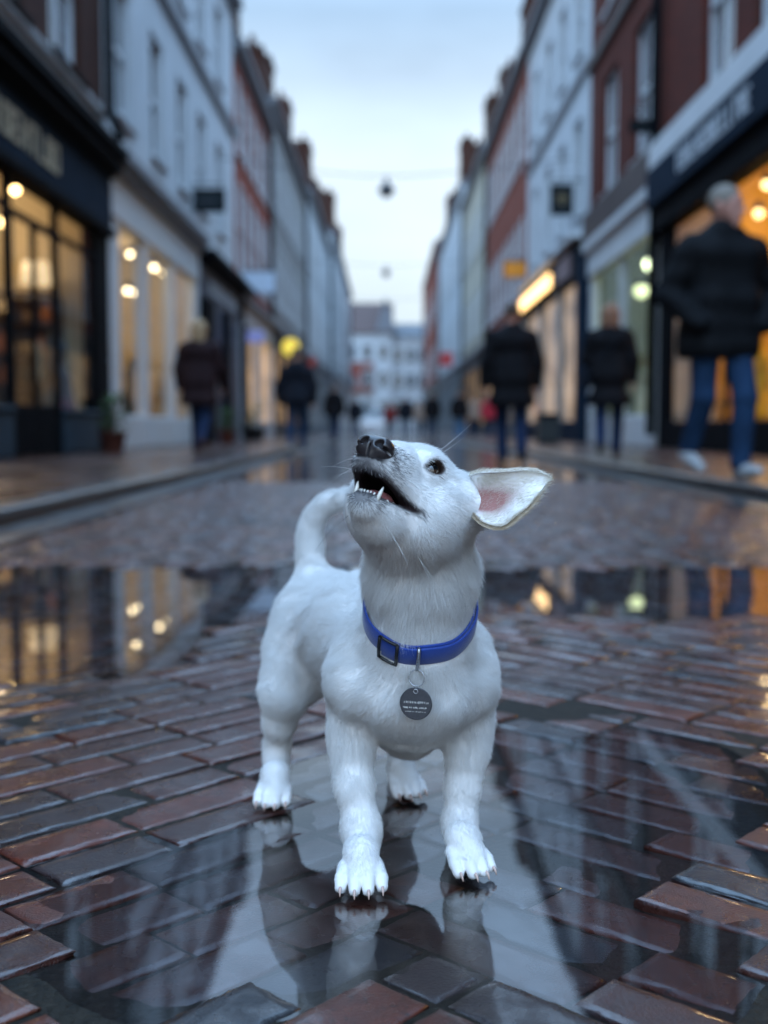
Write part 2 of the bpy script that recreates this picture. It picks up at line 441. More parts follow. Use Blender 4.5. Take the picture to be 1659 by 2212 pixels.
def build_setts():
    W, J = .0660, .0054
    ang = math.radians(47)
    e1 = np.array([math.sin(ang), -math.cos(ang)])          # right arms: out to the right and nearer
    e2 = np.array([math.cos(ang), math.sin(ang)])
    # mirrored lattice for the left arms shares the same square grid
    rng = np.random.default_rng(5)
    Y0, Y1 = .25, 9.0
    bricks = []
    N = 230
    used = set()
    org = np.array([.03, 1.0])
    def region(i, j):
        p = org + (i+.5)*W*e1 + (j+.5)*W*e2
        return p, bool(p[0] > .02 + .13*min(p[1]-1.0, 2.0))
    ok = lambda p: Y0-.2 <= p[1] <= Y1 and KL-.1 <= p[0] <= KR+.1
    cyc = [0, 1, 0, 2, 1, 2]
    hsh = lambda a, b: ((a*73856093) ^ (b*19349663) ^ 0x5bd1e995) & 0xffff
    for r_ in (True, False):
        for row in range(-N, N):
            k = -N + hsh(row, 7*r_) % 3
            while k < N:
                ln = 2 if hsh(k, row) % 100 < 45 else 3
                cells = []
                for q in range(ln):
                    c = (k+q, row) if r_ else (row, k+q)
                    p, rg_ = region(*c)
                    if not ok(p) or rg_ != r_: 
                        if cells: break
                        continue
                    cells.append(c)
                if cells: bricks.append((cells, r_))
                k += ln
    V, F, C = [], [], []
    tones = np.array([(.100,.021,.010), (.070,.017,.010), (.125,.027,.012), (.050,.015,.011), (.032,.016,.015), (.016,.015,.019), (.085,.021,.012), (.14,.036,.016)])
    pw = np.array([.22,.2,.14,.14,.1,.06,.1,.04])
    nv = 0
    for cells, r in bricks:
        ii = [c[0] for c in cells]; jj = [c[1] for c in cells]
        u0, u1 = min(ii)*W + J/2, (max(ii)+1)*W - J/2
        v0, v1 = min(jj)*W + J/2, (max(jj)+1)*W - J/2
        jt = rng.normal(0, .0012, 4)
        u0 += jt[0]; u1 += jt[1]; v0 += jt[2]; v1 += jt[3]
        cu, cv = (u0+u1)/2, (v0+v1)/2
        ctr = org + cu*e1 + cv*e2
        near = ctr[1] < 2.0
        hz = rng.normal(0, .0007); tx, ty = rng.normal(0, .0055, 2)
        col = tones[rng.choice(len(tones), p=pw)] * rng.uniform(.6, 1.1)
        nu = max(2, int(round((u1-u0)/.009))) if near else 2
        nvv = max(2, int(round((v1-v0)/.009))) if near else 2
        us = np.linspace(0, 1, nu+1); vs = np.linspace(0, 1, nvv+1)
        bev = .0028
        # rounded edge rings: (inset, drop)
        rings = [(bev, 0), (bev*.45, .0003), (bev*.1, .0010), (0, .0026), (0, .02)]
        gu = (u0+bev) + us*(u1-u0-2*bev); gv = (v0+bev) + vs*(v1-v0-2*bev)
        G = np.stack(np.meshgrid(gu, gv, indexing='ij'), -1).reshape(-1, 2)
        P = org + G[:, :1]*e1 + G[:, 1:]*e2
        base = ground_h(ctr[0], ctr[1])
        wear = (vnoise(P[:, 0]*22+3, P[:, 1]*22+5, 4)-.5)*.0007 + (vnoise(P[:, 0]*60+3, P[:, 1]*60+5, 6)-.5)*.0005
        edge = np.minimum(np.minimum(G[:, 0]-u0, u1-G[:, 0]), np.minimum(G[:, 1]-v0, v1-G[:, 1]))
        z = base + hz + tx*(G[:, 0]-cu) + ty*(G[:, 1]-cv) + wear - .0004*np.exp(-edge/.003)
        start = nv
        V += [(p[0], p[1], zz) for p, zz in zip(P, z)]; nv += len(P)
        m = nvv+1
        for a in range(nu):
            for b in range(nvv):
                F.append((start+a*m+b, start+(a+1)*m+b, start+(a+1)*m+b+1, start+a*m+b+1))
        per = [(a, 0) for a in range(nu)] + [(nu, b) for b in range(nvv)] + [(a, nvv) for a in range(nu, 0, -1)] + [(0, b) for b in range(nvv, 0, -1)]
        prev = [start + a*m + b for a, b in per]
        for ins, drop in rings[1:]:
            cur = []
            for (a, b) in per:
                uu = gu[a] + (-(bev-ins) if a == 0 else (bev-ins) if a == nu else 0)
                vv = gv[b] + (-(bev-ins) if b == 0 else (bev-ins) if b == nvv else 0)
                rag = rng.normal(0, .0007) if drop < .02 and near else 0
                p = org + (uu+rag)*e1 + (vv+rag)*e2
                zz = base + hz + tx*(uu-cu) + ty*(vv-cv) - .0007 - drop
                V.append((p[0], p[1], zz)); cur.append(nv); nv += 1
            L = len(per)
            for q in range(L):
                F.append((prev[q], cur[q], cur[(q+1) % L], prev[(q+1) % L]))
            prev = cur
        C += [tuple(col)]*(nv-start)
    me = mesh_np('road', V, F)
    # keep normals outward
    vcol(me, 'tone', C)
    import bmesh
    bm = bmesh.new(); bm.from_mesh(me); bmesh.ops.recalc_face_normals(bm, faces=bm.faces); bm.to_mesh(me); bm.free()
    return me

if 'ground' not in SKIP:
    props(link('road', build_setts(), sett_material()), kind='structure')

    # dark bed of sand and grit between the setts
    t = NT('joint_grit')
    t.bsdf(t.ramp(t.noise(90, 5), [(.3, (.006,.006,.005)), (.7, (.026,.021,.015))]), .55, t.bump(t.noise(160, 4), .8, .004), Specular_IOR_Level=.15)
    grit = t.done()
    xs = np.linspace(KL, KR, 60); ys = np.linspace(.1, 8.95, 190)
    X, Y = np.meshgrid(xs, ys, indexing='ij')
    Z = ground_h(X, Y) - .0017
    V = np.stack([X, Y, Z], -1).reshape(-1, 3)
    n = len(ys); ii, jj = np.meshgrid(np.arange(len(xs)-1), np.arange(n-1), indexing='ij')
    F = np.stack([ii*n+jj, (ii+1)*n+jj, (ii+1)*n+jj+1, ii*n+jj+1], -1).reshape(-1, 4)
    props(link('road_bed', mesh_np('road_bed', V, F), grit), kind='structure')

    # farther road: same wet setts, drawn by texture
    t = NT('wet_setts_far')
    vb = t.n('ShaderNodeMapping'); vb.inputs['Rotation'].default_value = (0, 0, math.radians(43)); t.l(t.co(), vb.inputs[0])
    br = t.n('ShaderNodeTexBrick'); t.l(vb.outputs[0], br.inputs['Vector']); br.inputs['Scale'].default_value = 1
    br.inputs['Brick Width'].default_value = .112; br.inputs['Row Height'].default_value = .056; br.inputs['Mortar Size'].default_value = .003
    br.inputs['Color1'].default_value = (.075,.034,.030,1); br.inputs['Color2'].default_value = (.055,.025,.024,1); br.inputs['Mortar'].default_value = (.012,.011,.01,1)
    nrm = t.bump(t.noise(30, 4), .16, .003, t.bump(br.outputs['Fac'], -.10, .002))
    t.bsdf(br.outputs['Color'], t.rng(t.noise(1.1, 5), .14, .26, .35, .7), nrm, IOR=1.6, Coat_Weight=t.rng(t.noise(.7, 4), 1., .7, .4, .6), Coat_Roughness=.11, Coat_IOR=1.6)
    far = t.done()
    mb = MB(); mb.add([(KL, 8.95, .004), (KR, 8.95, .004), (KR, 150, .004), (KL, 150, .004)], [(0,1,2,3)])
    props(mb.build('road_surface', far), kind='structure')

    # standing water
    water = clear('puddle_water', (.72, .74, .77), 1.85, 0.0, (9, .02, .004))
    mb = MB(); mb.add([(KL, .2, 0), (KR, .2, 0), (KR, 3.9, 0), (KL, 3.9, 0)], [(0,1,2,3)])
    props(mb.build('puddle', water), kind='structure')

    # kerbs, gutters, pavements
    t = NT('granite_kerb')
    t.bsdf(t.ramp(t.noise(60, 5), [(.3, (.04,.045,.048)), (.7, (.085,.09,.097))]), t.rng(t.noise(4, 4), .18, .45), t.bump(t.noise(120, 3), .4, .003), IOR=1.5, Coat_Weight=.4, Coat_Roughness=.15)
    granite = t.done()
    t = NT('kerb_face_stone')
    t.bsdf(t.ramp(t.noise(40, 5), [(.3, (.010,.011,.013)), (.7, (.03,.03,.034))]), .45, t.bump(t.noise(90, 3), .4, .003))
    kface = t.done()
    t = NT('gutter_setts')
    vo = t.n('ShaderNodeTexVoronoi'); vo.inputs['Scale'].default_value = 9; t.l(t.co(), vo.inputs['Vector'])
    t.bsdf(t.ramp(vo.outputs['Distance'], [(.0, (.19,.20,.20)), (.6, (.05,.05,.052))]), t.rng(t.noise(5), .2, .45), t.bump(vo.outputs['Distance'], -.8, .012), IOR=1.5)
    gutter = t.done()
    t = NT('pavement_bricks')
    br = t.n('ShaderNodeTexBrick'); t.l(t.co(), br.inputs['Vector']); br.inputs['Scale'].default_value = 1
    br.inputs['Brick Width'].default_value = .2; br.inputs['Row Height'].default_value = .1; br.inputs['Mortar Size'].default_value = .006
    br.inputs['Color1'].default_value = (.095,.040,.030,1); br.inputs['Color2'].default_value = (.058,.030,.026,1); br.inputs['Mortar'].default_value = (.02,.018,.016,1)
    t.bsdf(t.mix(t.rng(t.noise(1.3, 5), 0, .5, .4, .7), br.outputs['Color'], (.03,.022,.021)), t.rng(t.noise(1.7, 5), .14, .5, .35, .7),
           t.bump(t.noise(60, 4), .4, .004, t.bump(br.outputs['Fac'], -.5, .006)), IOR=1.5, Coat_Weight=.25, Coat_Roughness=.15)
    pave = t.done()
    for s, K, F_ in ((-1, -KL, FL), (1, KR, FR)):
        mb = MB(); rr = random.Random(3)
        y = -2.0
        while y < 150:
            L = rr.uniform(.85, 1.05)
            dz = rr.uniform(-.003, .003)
            mb.box((s*(K-.004), y+.004, .062), (s*(K+.15), y+L-.004, PAVE_Z+dz), .010)
            y += L
        props(mb.build('kerb', granite), kind='structure')
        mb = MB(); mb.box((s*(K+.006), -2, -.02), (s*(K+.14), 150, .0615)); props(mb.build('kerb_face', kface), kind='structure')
        mb = MB(); mb.add([(s*(K-.21), .1, .014), (s*(K+.02), .1, .022), (s*(K+.02), 150, .022), (s*(K-.21), 150, .014)], [(0,1,2,3) if s < 0 else (3,2,1,0)])
        props(mb.build('gutter', gutter), kind='structure')
        mb = MB(); mb.box((s*(K+.15), -2, -.02), (s*(F_+.6), 150, PAVE_Z-.004)); props(mb.build('pavement', pave), kind='structure')
    # earth sheet that carries everything out to the horizon
    mb = MB(); mb.add([(-400,-40,-.06), (400,-40,-.06), (400,900,-.06), (-400,900,-.06)], [(0,1,2,3)])
    props(mb.build('ground', paint('ground_tarmac', (.05,.05,.052), .6)), kind='structure')
# ------------------------------------------------------------------ the dog
def nrmz(v): v = np.asarray(v, float); return v/np.linalg.norm(v)

def head_basis(psi, th, ro):
    psi, th, ro = map(math.radians, (psi, th, ro))
    F = np.array([-math.sin(psi)*math.cos(th), -math.cos(psi)*math.cos(th), math.sin(th)])
    L0 = np.array([math.cos(psi), -math.sin(psi), 0]); U0 = np.cross(F, L0)
    Lf = math.cos(ro)*L0 + math.sin(ro)*U0
    return F, Lf, np.cross(F, Lf)

HF, HL, HU = head_basis(24, 32, -12)
HB = np.stack([HF, HL, HU])                         # rows: forward, left, up
HO = at(891, 1086, 1.005)
def hp(f, l, u): return HO + f*HF + l*HL + u*HU

EYE_C, EYE_R = (.0365, .0222, .0150), .0096
EYE_AX = nrmz((.52, .78, .34))

def paw_prims(o, ang, wrist, s=1.0, spread=1.0):
    """toes, pad and pastern of one paw; o: ground point at the toes' front; ang: heading (0 = towards -Y)"""
    f = np.array([math.sin(ang), -math.cos(ang), 0]); l = np.array([math.cos(ang), math.sin(ang), 0]); u = np.array([0, 0, 1.])
    P = lambda a, b, c: np.asarray(o) + s*(a*f + b*l + c*u)
    pr = [('c', P(-.024, .002, .0155), P(-.036, 0, .029), .0155*s, .0140*s, .012),
          ('c', P(-.036, 0, .030), wrist[0], .0140*s, wrist[1], .012),
          ('e', P(-.030, 0, .012), np.array((.014, .0185, .011))*s, .010)]
    toes, claws = [], []
    for i, t in enumerate((-1.5, -.5, .5, 1.5)):
        b = .0112*t*spread; back = .0070 if abs(t) > 1 else 0.
        toes.append(('c', P(-.030-back*.4, b*.74, .0190), P(-.0115-back, b, .0120), .0066*s, .0060*s, .0012))
        toes.append(('c', P(-.0115-back, b, .0120), P(-.0055-back, b*1.02, .0062), .0060*s, .0055*s, .0012))
        claws.append((P(-.003-back, b*1.03, .0078), P(.0022-back, b*1.06, .0055), P(.0044-back, b*1.06, .0014)))
    return pr, toes, claws, f

def gx(px, py, dz=0.): return gnd(px, py, dz)

# legs: (pixel x, pixel y, depth, radius)
LEG_FR = [(786, 1455, 1.100, .0355), (763, 1575, 1.104, .0225), (760, 1625, 1.100, .0185), (765, 1700, 1.088, .0165), (779, 1778, 1.079, .0150), (782, 1800, 1.076, .0152), (783, 1845, 1.078, .0135)]   # the dog's right foreleg
LEG_FL = [(991, 1455, 1.118, .0380), (1007, 1575, 1.133, .0235), (1009, 1625, 1.131, .0190), (1000, 1700, 1.127, .0158), (993, 1768, 1.121, .0136), (994, 1790, 1.118, .0140), (998, 1830, 1.118, .0132)]
LEG_HR = [(648, 1418, 1.335, .0415), (638, 1452, 1.325, .0370), (614, 1497, 1.315, .0265), (603, 1560, 1.325, .0172), (598, 1612, 1.345, .0136), (596, 1645, 1.338, .0124), (594, 1695, 1.320, .0124)]
LEG_HL = [(800, 1420, 1.380, .045), (838, 1520, 1.335, .031), (855, 1570, 1.370, .018), (866, 1622, 1.400, .0130), (868, 1640, 1.390, .0122), (871, 1680, 1.372, .0122)]
TAIL = [(677, 1262, 1.375, .0200), (671, 1205, 1.378, .0165), (670, 1150, 1.380, .0142), (687, 1108, 1.375, .0130), (722, 1083, 1.365, .0120), (770, 1080, 1.345, .0110), (806, 1100, 1.33, .0095), (822, 1130, 1.325, .006)]

def leg_prims(L, k):
    P = [at(*q[:3]) for q in L]
    return [('c', P[i], P[i+1], L[i][3], L[i+1][3], k) for i in range(len(P)-1)]

PAWS = []
def build_dog_prims():
    trunk = [
        ('c', at(889, 1432, 1.108), at(888, 1466, 1.100), .067, .0590, .0),                     # chest
        ('c', at(886, 1525, 1.146), at(884, 1578, 1.175), .049, .031, .010),                      # breast bone between the legs
        ('c', at(880, 1440, 1.15), at(800, 1372, 1.25), .072, .063, .03),
        ('c', at(800, 1372, 1.25), at(716, 1362, 1.345), .063, .064, .03),
        ('e', at(700, 1330, 1.37), (.055, .05, .05), .03),
    ]
    neck = [('c', at(893, 1460, 1.100), at(904, 1370, 1.072), .056, .0462, .02),
            ('c', at(904, 1370, 1.072), at(908, 1235, 1.050), .0462, .0470, .02),
            ('c', at(908, 1235, 1.050), at(905, 1130, 1.035), .0470, .044, .02),
            ('c', at(868, 1215, 1.015), at(882, 1400, 1.040), .0135, .0170, .012), ('c', at(948, 1225, 1.020), at(912, 1400, 1.042), .0135, .0170, .012)]      # the two cords of the throat
    head = [
        ('e', hp(-.006, 0, .002), (.049, .0470, .0405), .022, HB),
        ('c', hp(.016, 0, .0125), hp(.052, 0, .0025), .033, .0225, .014),
        ('c', hp(.044, 0, -.001), hp(.084, 0, -.0035), .0215, .0155, .014),
        ('e', hp(.004, .030, -.016), (.036, .022, .030), .018, HB),
        ('e', hp(.004, -.030, -.016), (.036, .022, .030), .018, HB),
        ('c', hp(.038, .0165, -.013), hp(.078, .0085, -.0130), .0150, .0110, .010),
        ('c', hp(.038, -.0165, -.013), hp(.078, -.0085, -.0130), .0150, .0110, .010),
        ('c', hp(-.004, 0, -.028), hp(.040, 0, -.037), .030, .0205, .016),                      # lower jaw
        ('c', hp(.040, .004, -.0365), hp(.0675, .0035, -.0398), .0185, .0112, .008),
        ('c', hp(.040, -.004, -.0365), hp(.0675, -.0035, -.0398), .0185, .0112, .008),
        ('e', hp(.034, .0210, .0225), (.018, .0110, .0090), .010, HB),                          # brow ridges
        ('e', hp(.034, -.0210, .0225), (.018, .0110, .0090), .010, HB),
        ('c', hp(-.018, .038, .018), hp(-.020, .052, .022), .024, .017, .016),                  # ear roots
        ('c', hp(-.020, -.036, .022), hp(-.030, -.042, .024), .015, .010, .014),
    ]
    # pectorals, shoulder blades, ribs
    trunk += [('c', at(858, 1440, 1.060), at(840, 1492, 1.066), .026, .031, .022), ('c', at(928, 1440, 1.060), at(946, 1492, 1.068), .026, .031, .022),
              ('c', at(792, 1395, 1.11), at(770, 1480, 1.085), .026, .028, .022), ('c', at(988, 1395, 1.12), at(1003, 1480, 1.10), .026, .030, .022),
              ('e', at(770, 1440, 1.19), (.026, .05, .045), .02)]
    legs = []
    paws = []
    for L, (tx, ty), hd, sp in ((LEG_FR, (781, 1951), 2, 1.08), (LEG_FL, (1040, 1911), 26, 1.0), (LEG_HR, (583, 1759), -4, .92), (LEG_HL, (897, 1737), 26, .95)):
        o = gx(tx, ty); o[2] = .0035
        wr = (at(*L[-1][:3]), L[-1][3])
        pr, toes, claws, f = paw_prims(o, math.radians(hd), wr, 1.0, sp)
        legs.append(leg_prims(L, .016) + pr); paws.append(toes); PAWS.append((o, claws, f))
    tail = []
    T = np.array([[*at(*q[:3]), q[3]] for q in TAIL])
    n = len(T); fine = []
    for i in range(n-1):
        p0, p1, p2, p3 = T[max(i-1, 0)], T[i], T[i+1], T[min(i+2, n-1)]
        for x in np.arange(0, 1, .2): fine.append(.5*((2*p1) + (-p0+p2)*x + (2*p0-5*p1+4*p2-p3)*x*x + (-p0+3*p1-3*p2+p3)*x**3))
    fine.append(T[-1])
    for a, b in zip(fine[:-1], fine[1:]): tail.append(('c', a[:3], b[:3], a[3], b[3], 0.))
    return trunk, neck, head, legs, paws, tail

TRUNK, NECK, HEAD, LEGS, TOES, TAILP = build_dog_prims()

def hloc(p): return (p - HO.astype(np.float32)) @ HB.T.astype(np.float32)

def mouth_cut(p):
    q = hloc(p); f, l, u = q[:, 0], np.abs(q[:, 1]), q[:, 2]
    f0 = .0400
    up = u - (-.0237 + (f-f0)*.062)            # below the upper lip line
    lo = (-.0245 - (f-f0)*.190) - u            # above the lower lip line
    w = smax(smax(up, lo, .004), f0 - f, .004)
    # hollow of the palate and of the lower jaw
    pal = ell(q, (.052, 0, -.0195), (.034, .0145, .0085))
    jaw = ell(q, (.050, 0, -.031), (.026, .0095, .0075))
    return smin(smin(w, pal, .003), jaw, .003)

def eye_cut(p):
    q = hloc(p)
    d = None
    for s in (1, -1):
        c = np.array(EYE_C)*np.array((1, s, 1)); ax = EYE_AX*np.array((1, s, 1))
        fw = nrmz(np.array((1, 0, -.30)) - ax*np.dot(ax, (1, 0, -.30))); upv = np.cross(ax, fw)
        if upv[2] < 0: upv = -upv
        r = q - c.astype(np.float32)
        a, b, e = r @ fw, r @ upv, r @ ax
        R = .0125
        lens = np.maximum(np.sqrt(a*a + (b+.0078)**2), np.sqrt(a*a + (b-.0074)**2)) - R
        x = np.maximum(lens, -e + .002)
        d = x if d is None else np.minimum(d, x)
    return d

def dog_sdf(p):
    d = union(TRUNK)(p)
    for k_, L in enumerate(LEGS):
        g = union(L)(p)
        d = smin(d, g, .013 if k_ < 2 else .030)
    d = smin(d, union(NECK)(p), .014) + .0014
    h = union(HEAD)(p)
    # eyelid rims, stop and cheek furrow are shaped on the head alone
    q = hloc(p)
    for s in (1, -1):
        lid = ell(q, np.array(EYE_C)*np.array((1, s, 1)), (.0128, .0118, .0112)); h = smin(h, lid, .006)
    d = smin(d, h, .022)
    d = smin(d, union(TAILP)(p), .018)
    for T in TOES: d = smin(d, union(T)(p), .0035)
    d = smax(d, -mouth_cut(p), .003)
    d = smax(d, -eye_cut(p), .0022)
    return d

def ear_mesh():
    """the near ear: a leaf-shaped cup opening towards the front, built as one thick sheet"""
    # (top edge, bottom edge) from root to tip in pixels with depth
    rows = [((992, 1036, 1.02), (992, 1100, 1.015)), ((1022, 1024, .997), (1026, 1120, .988)), ((1046, 1018, .978), (1050, 1139, .962)), ((1085, 1016, .972), (1086, 1142, .952)),
            ((1122, 1014, .970), (1119, 1118, .950)), ((1152, 1014, .970), (1144, 1097, .953)), ((1174, 1021, .973), (1167, 1068, .962)), ((1189, 1033, .976), (1187, 1041, .974))]
    n = 22; m = 26
    R = np.array([[at(*a), at(*b)] for a, b in rows])
    tt = np.linspace(0, len(rows)-1, n)
    def interp(k, t):
        i = min(int(t), len(rows)-2); x = t-i
        p0, p1, p2, p3 = R[max(i-1, 0), k], R[i, k], R[i+1, k], R[min(i+2, len(rows)-1), k]
        return .5*((2*p1) + (-p0+p2)*x + (2*p0-5*p1+4*p2-p3)*x*x + (-p0+3*p1-3*p2+p3)*x**3)
    V = []; inner = []; edge = []
    for a in range(n):
        A, B = interp(0, tt[a]), interp(1, tt[a])
        wd = np.linalg.norm(A-B); along = a/(n-1)
        for b in range(m):
            s = b/(m-1)
            p = A + (B-A)*s
            cup = wd*.50*(1-along*.8)*(1-(2*s-1)**2)**.8
            p = p + np.array([-.10, 1, -.1])*cup
            if along < .45 and s > .72:                          # the small fold at the lower root (ear pocket)
                k = (s-.72)/.28*(1-along/.45); p = p + np.array([-.006, -.004, .006])*k
            V.append(p); inner.append(math.exp(-((s-.52)/.27)**2 - ((along-.34)/.24)**2)); edge.append(max(0, (s-.91)/.09, (.06-s)/.06*.4, (along-.88)/.12))
    V = np.array(V)
    F = np.array([(a*m+b, (a+1)*m+b, (a+1)*m+b+1, a*m+b+1) for a in range(n-1) for b in range(m-1)])
    nr = vnormals(V, F)
    if nr[:, 1].mean() > 0: F = F[:, ::-1]; nr = -nr
    th = .0036
    front, back = V + nr*th*.5, V - nr*th*.5
    N = len(V)
    F2 = [F, F[:, ::-1] + N]
    per = [(0, b) for b in range(m)] + [(a, m-1) for a in range(1, n)] + [(n-1, b) for b in range(m-2, -1, -1)] + [(a, 0) for a in range(n-2, 0, -1)]
    ids = [a*m+b for a, b in per]
    side = np.array([(ids[i], ids[(i+1) % len(ids)], ids[(i+1) % len(ids)]+N, ids[i]+N) for i in range(len(ids))])
    F2.append(side)
    inner = np.array(inner); edge = np.array(edge)
    return np.concatenate([front, back]), np.concatenate(F2), np.concatenate([inner, inner*0]), np.concatenate([edge, edge])

def vnormals(V, F):
    a = V[F[:, 2]] - V[F[:, 0]]; b = V[F[:, 3]] - V[F[:, 1]]
    fn = np.cross(a, b); n = np.zeros_like(V)
    for i in range(4): np.add.at(n, F[:, i], fn)
    return n/np.maximum(np.linalg.norm(n, axis=1), 1e-12)[:, None]

def far_ear_mesh():
    """the other ear, laid back flat along the neck"""
    a = hp(-.022, -.040, .026); tip = hp(-.078, -.050, -.004)
    pr = [('c', a, (a+tip)/2, .012, .013, 0), ('c', (a+tip)/2, tip, .013, .004, .004)]
    fn0 = union(pr)
    nrm = nrmz(np.cross(tip-a, HF + .4*HU)); mid = (a+tip)/2
    def fn(p): return smax(fn0(p), np.abs((p-mid.astype(np.float32)) @ nrm.astype(np.float32)) - .0035, .002)
    lo, hi = bounds(pr, .006)
    return nets(fn, lo, hi, .0016)

def build_dog():
    allp = TRUNK + NECK + HEAD + sum(LEGS, []) + sum(TOES, []) + TAILP
    lo, hi = bounds(allp, .012)
    V, Q = nets(dog_sdf, lo, hi, .00165, smooth=2)
    V[:, 2] = np.maximum(V[:, 2], .0028)
    nB = len(V)
    Ve, Fe, inner, edge = ear_mesh()
    Vf, Ff = far_ear_mesh()
    V = np.concatenate([V, Ve, Vf]); Q = np.concatenate([Q, Fe + nB, Ff + nB + len(Ve)])
    n = len(V)
    ear_in = np.zeros(n); ear_ed = np.zeros(n); is_ear = np.zeros(n, bool)
    ear_in[nB:nB+len(Ve)] = inner; ear_ed[nB:nB+len(Ve)] = edge; is_ear[nB:] = True
    P = V.astype(np.float32)
    q = hloc(P)
    mc = mouth_cut(P); ec = eye_cut(P)
    mouth = np.clip(1 - (np.abs(np.minimum(mc, .05)) - .0006)/.0016, 0, 1)*(q[:, 0] > .02)*(np.abs(q[:, 1]) < .05)*(np.abs(q[:, 2]) < .08)
    mouth[nB:] = 0
    eye = np.clip(1 - (ec - .0010)/.0028, 0, 1)*(np.abs(q[:, 1]) < .05)*(q[:, 0] > .0)*(q[:, 0] < .07); eye[nB:] = 0
    nose = np.clip((q[:, 0] - .0895)/.004, 0, 1)*(q[:, 2] > -.012)*(np.linalg.norm(q, axis=1) < .14); nose[nB:] = 0
    lip = np.clip(1 - (mc - .0010)/.0034, 0, 1)*(q[:, 0] > .03)*(np.linalg.norm(q, axis=1) < .12); lip[nB:] = 0
    pad = np.clip((.0075 - V[:, 2])/.004, 0, 1)
    # skin colour below the coat
    C = np.tile(np.array([.80, .77, .75]), (n, 1))
    def blend(mask, col):
        nonlocal C
        C = C*(1-mask[:, None]) + np.array(col)*mask[:, None]
    muz = np.clip(1.4*(1 - np.linalg.norm(q - np.array([.094, 0, -.006]), axis=1)/.026), 0, 1)*(q[:, 2] < .010); muz[nB:] = 0
    chn = np.clip(1.5*(1 - np.linalg.norm((q - np.array([.080, 0, -.036]))/np.array([.026, .024, .018]), axis=1)), 0, 1); chn[nB:] = 0
    blend(np.maximum(muz, chn)*.85, (.05, .045, .048))
    blend(lip*.9, (.035, .030, .032))
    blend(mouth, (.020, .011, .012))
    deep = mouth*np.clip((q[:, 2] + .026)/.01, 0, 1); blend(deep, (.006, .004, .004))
    blend(eye, (.030, .018, .015)); blend(nose, (.02, .018, .02)); blend(pad, (.03, .025, .025))
    blend(np.clip(ear_in*1.5, 0, 1)**1.3, (.34, .160, .145)); blend(np.clip(ear_ed, 0, 1)*.8, (.34, .25, .14))  # pink inner skin; deep shade of the ear root put into the colour
    me = mesh_np('dog', V, Q); vcol(me, 'skin', C)
    return me, V, Q, dict(mouth=mouth, eye=eye, nose=nose, lip=lip, pad=pad, ear_in=ear_in, ear_ed=ear_ed, is_ear=is_ear, q=q, nB=nB)

def flow_field(P, is_ear):
    """direction the coat lies in, blended from the body's bones"""
    segs = []
    def add(pr, d, w=1.):
        for x in pr: segs.append((x, nrmz(d), w))
    down = np.array([0, -.05, -1.])
    T = TRUNK
    bd = nrmz(at(716, 1362, 1.345) - at(880, 1440, 1.15))
    add(T[:2], (0, .12, -1)); add(T[2:], bd + np.array([0, 0, -.35]))
    add(NECK, nrmz(at(893, 1450, 1.095) - at(905, 1130, 1.035)))
    add(HEAD, -HF)
    for L in LEGS: add(L, (0, .05, -1))
    for (o, cl, f), tt in zip(PAWS, TOES): add(tt, f + np.array([0, 0, -.5]))
    for s in TAILP: add([s], np.asarray(s[2]) - np.asarray(s[1]))
    acc = np.zeros((len(P), 3)); W = np.zeros(len(P))
    for pr, d, w in segs:
        x = cone(P, *pr[1:5]) if pr[0] == 'c' else ell(P, pr[1], pr[2], pr[4] if len(pr) > 4 else None)
        k = np.exp(-np.clip(x + .004, 0, 1)/.006)*w + 1e-9
        acc += k[:, None]*d; W += k
    f = acc/W[:, None]
    ed = nrmz(at(1189, 1036, .975) - at(1020, 1075, .98))
    f[is_ear] = ed
    # whorl of the throat: hair parts to both sides of the midline
    side = np.clip(1 - np.abs((P[:, 2]-.30)/.07), 0, 1)*(P[:, 1] < 1.06)
    f[:, 0] += side*np.clip((P[:, 0]-.028)/.03, -1, 1)*.45
    return f/np.maximum(np.linalg.norm(f, axis=1), 1e-9)[:, None]

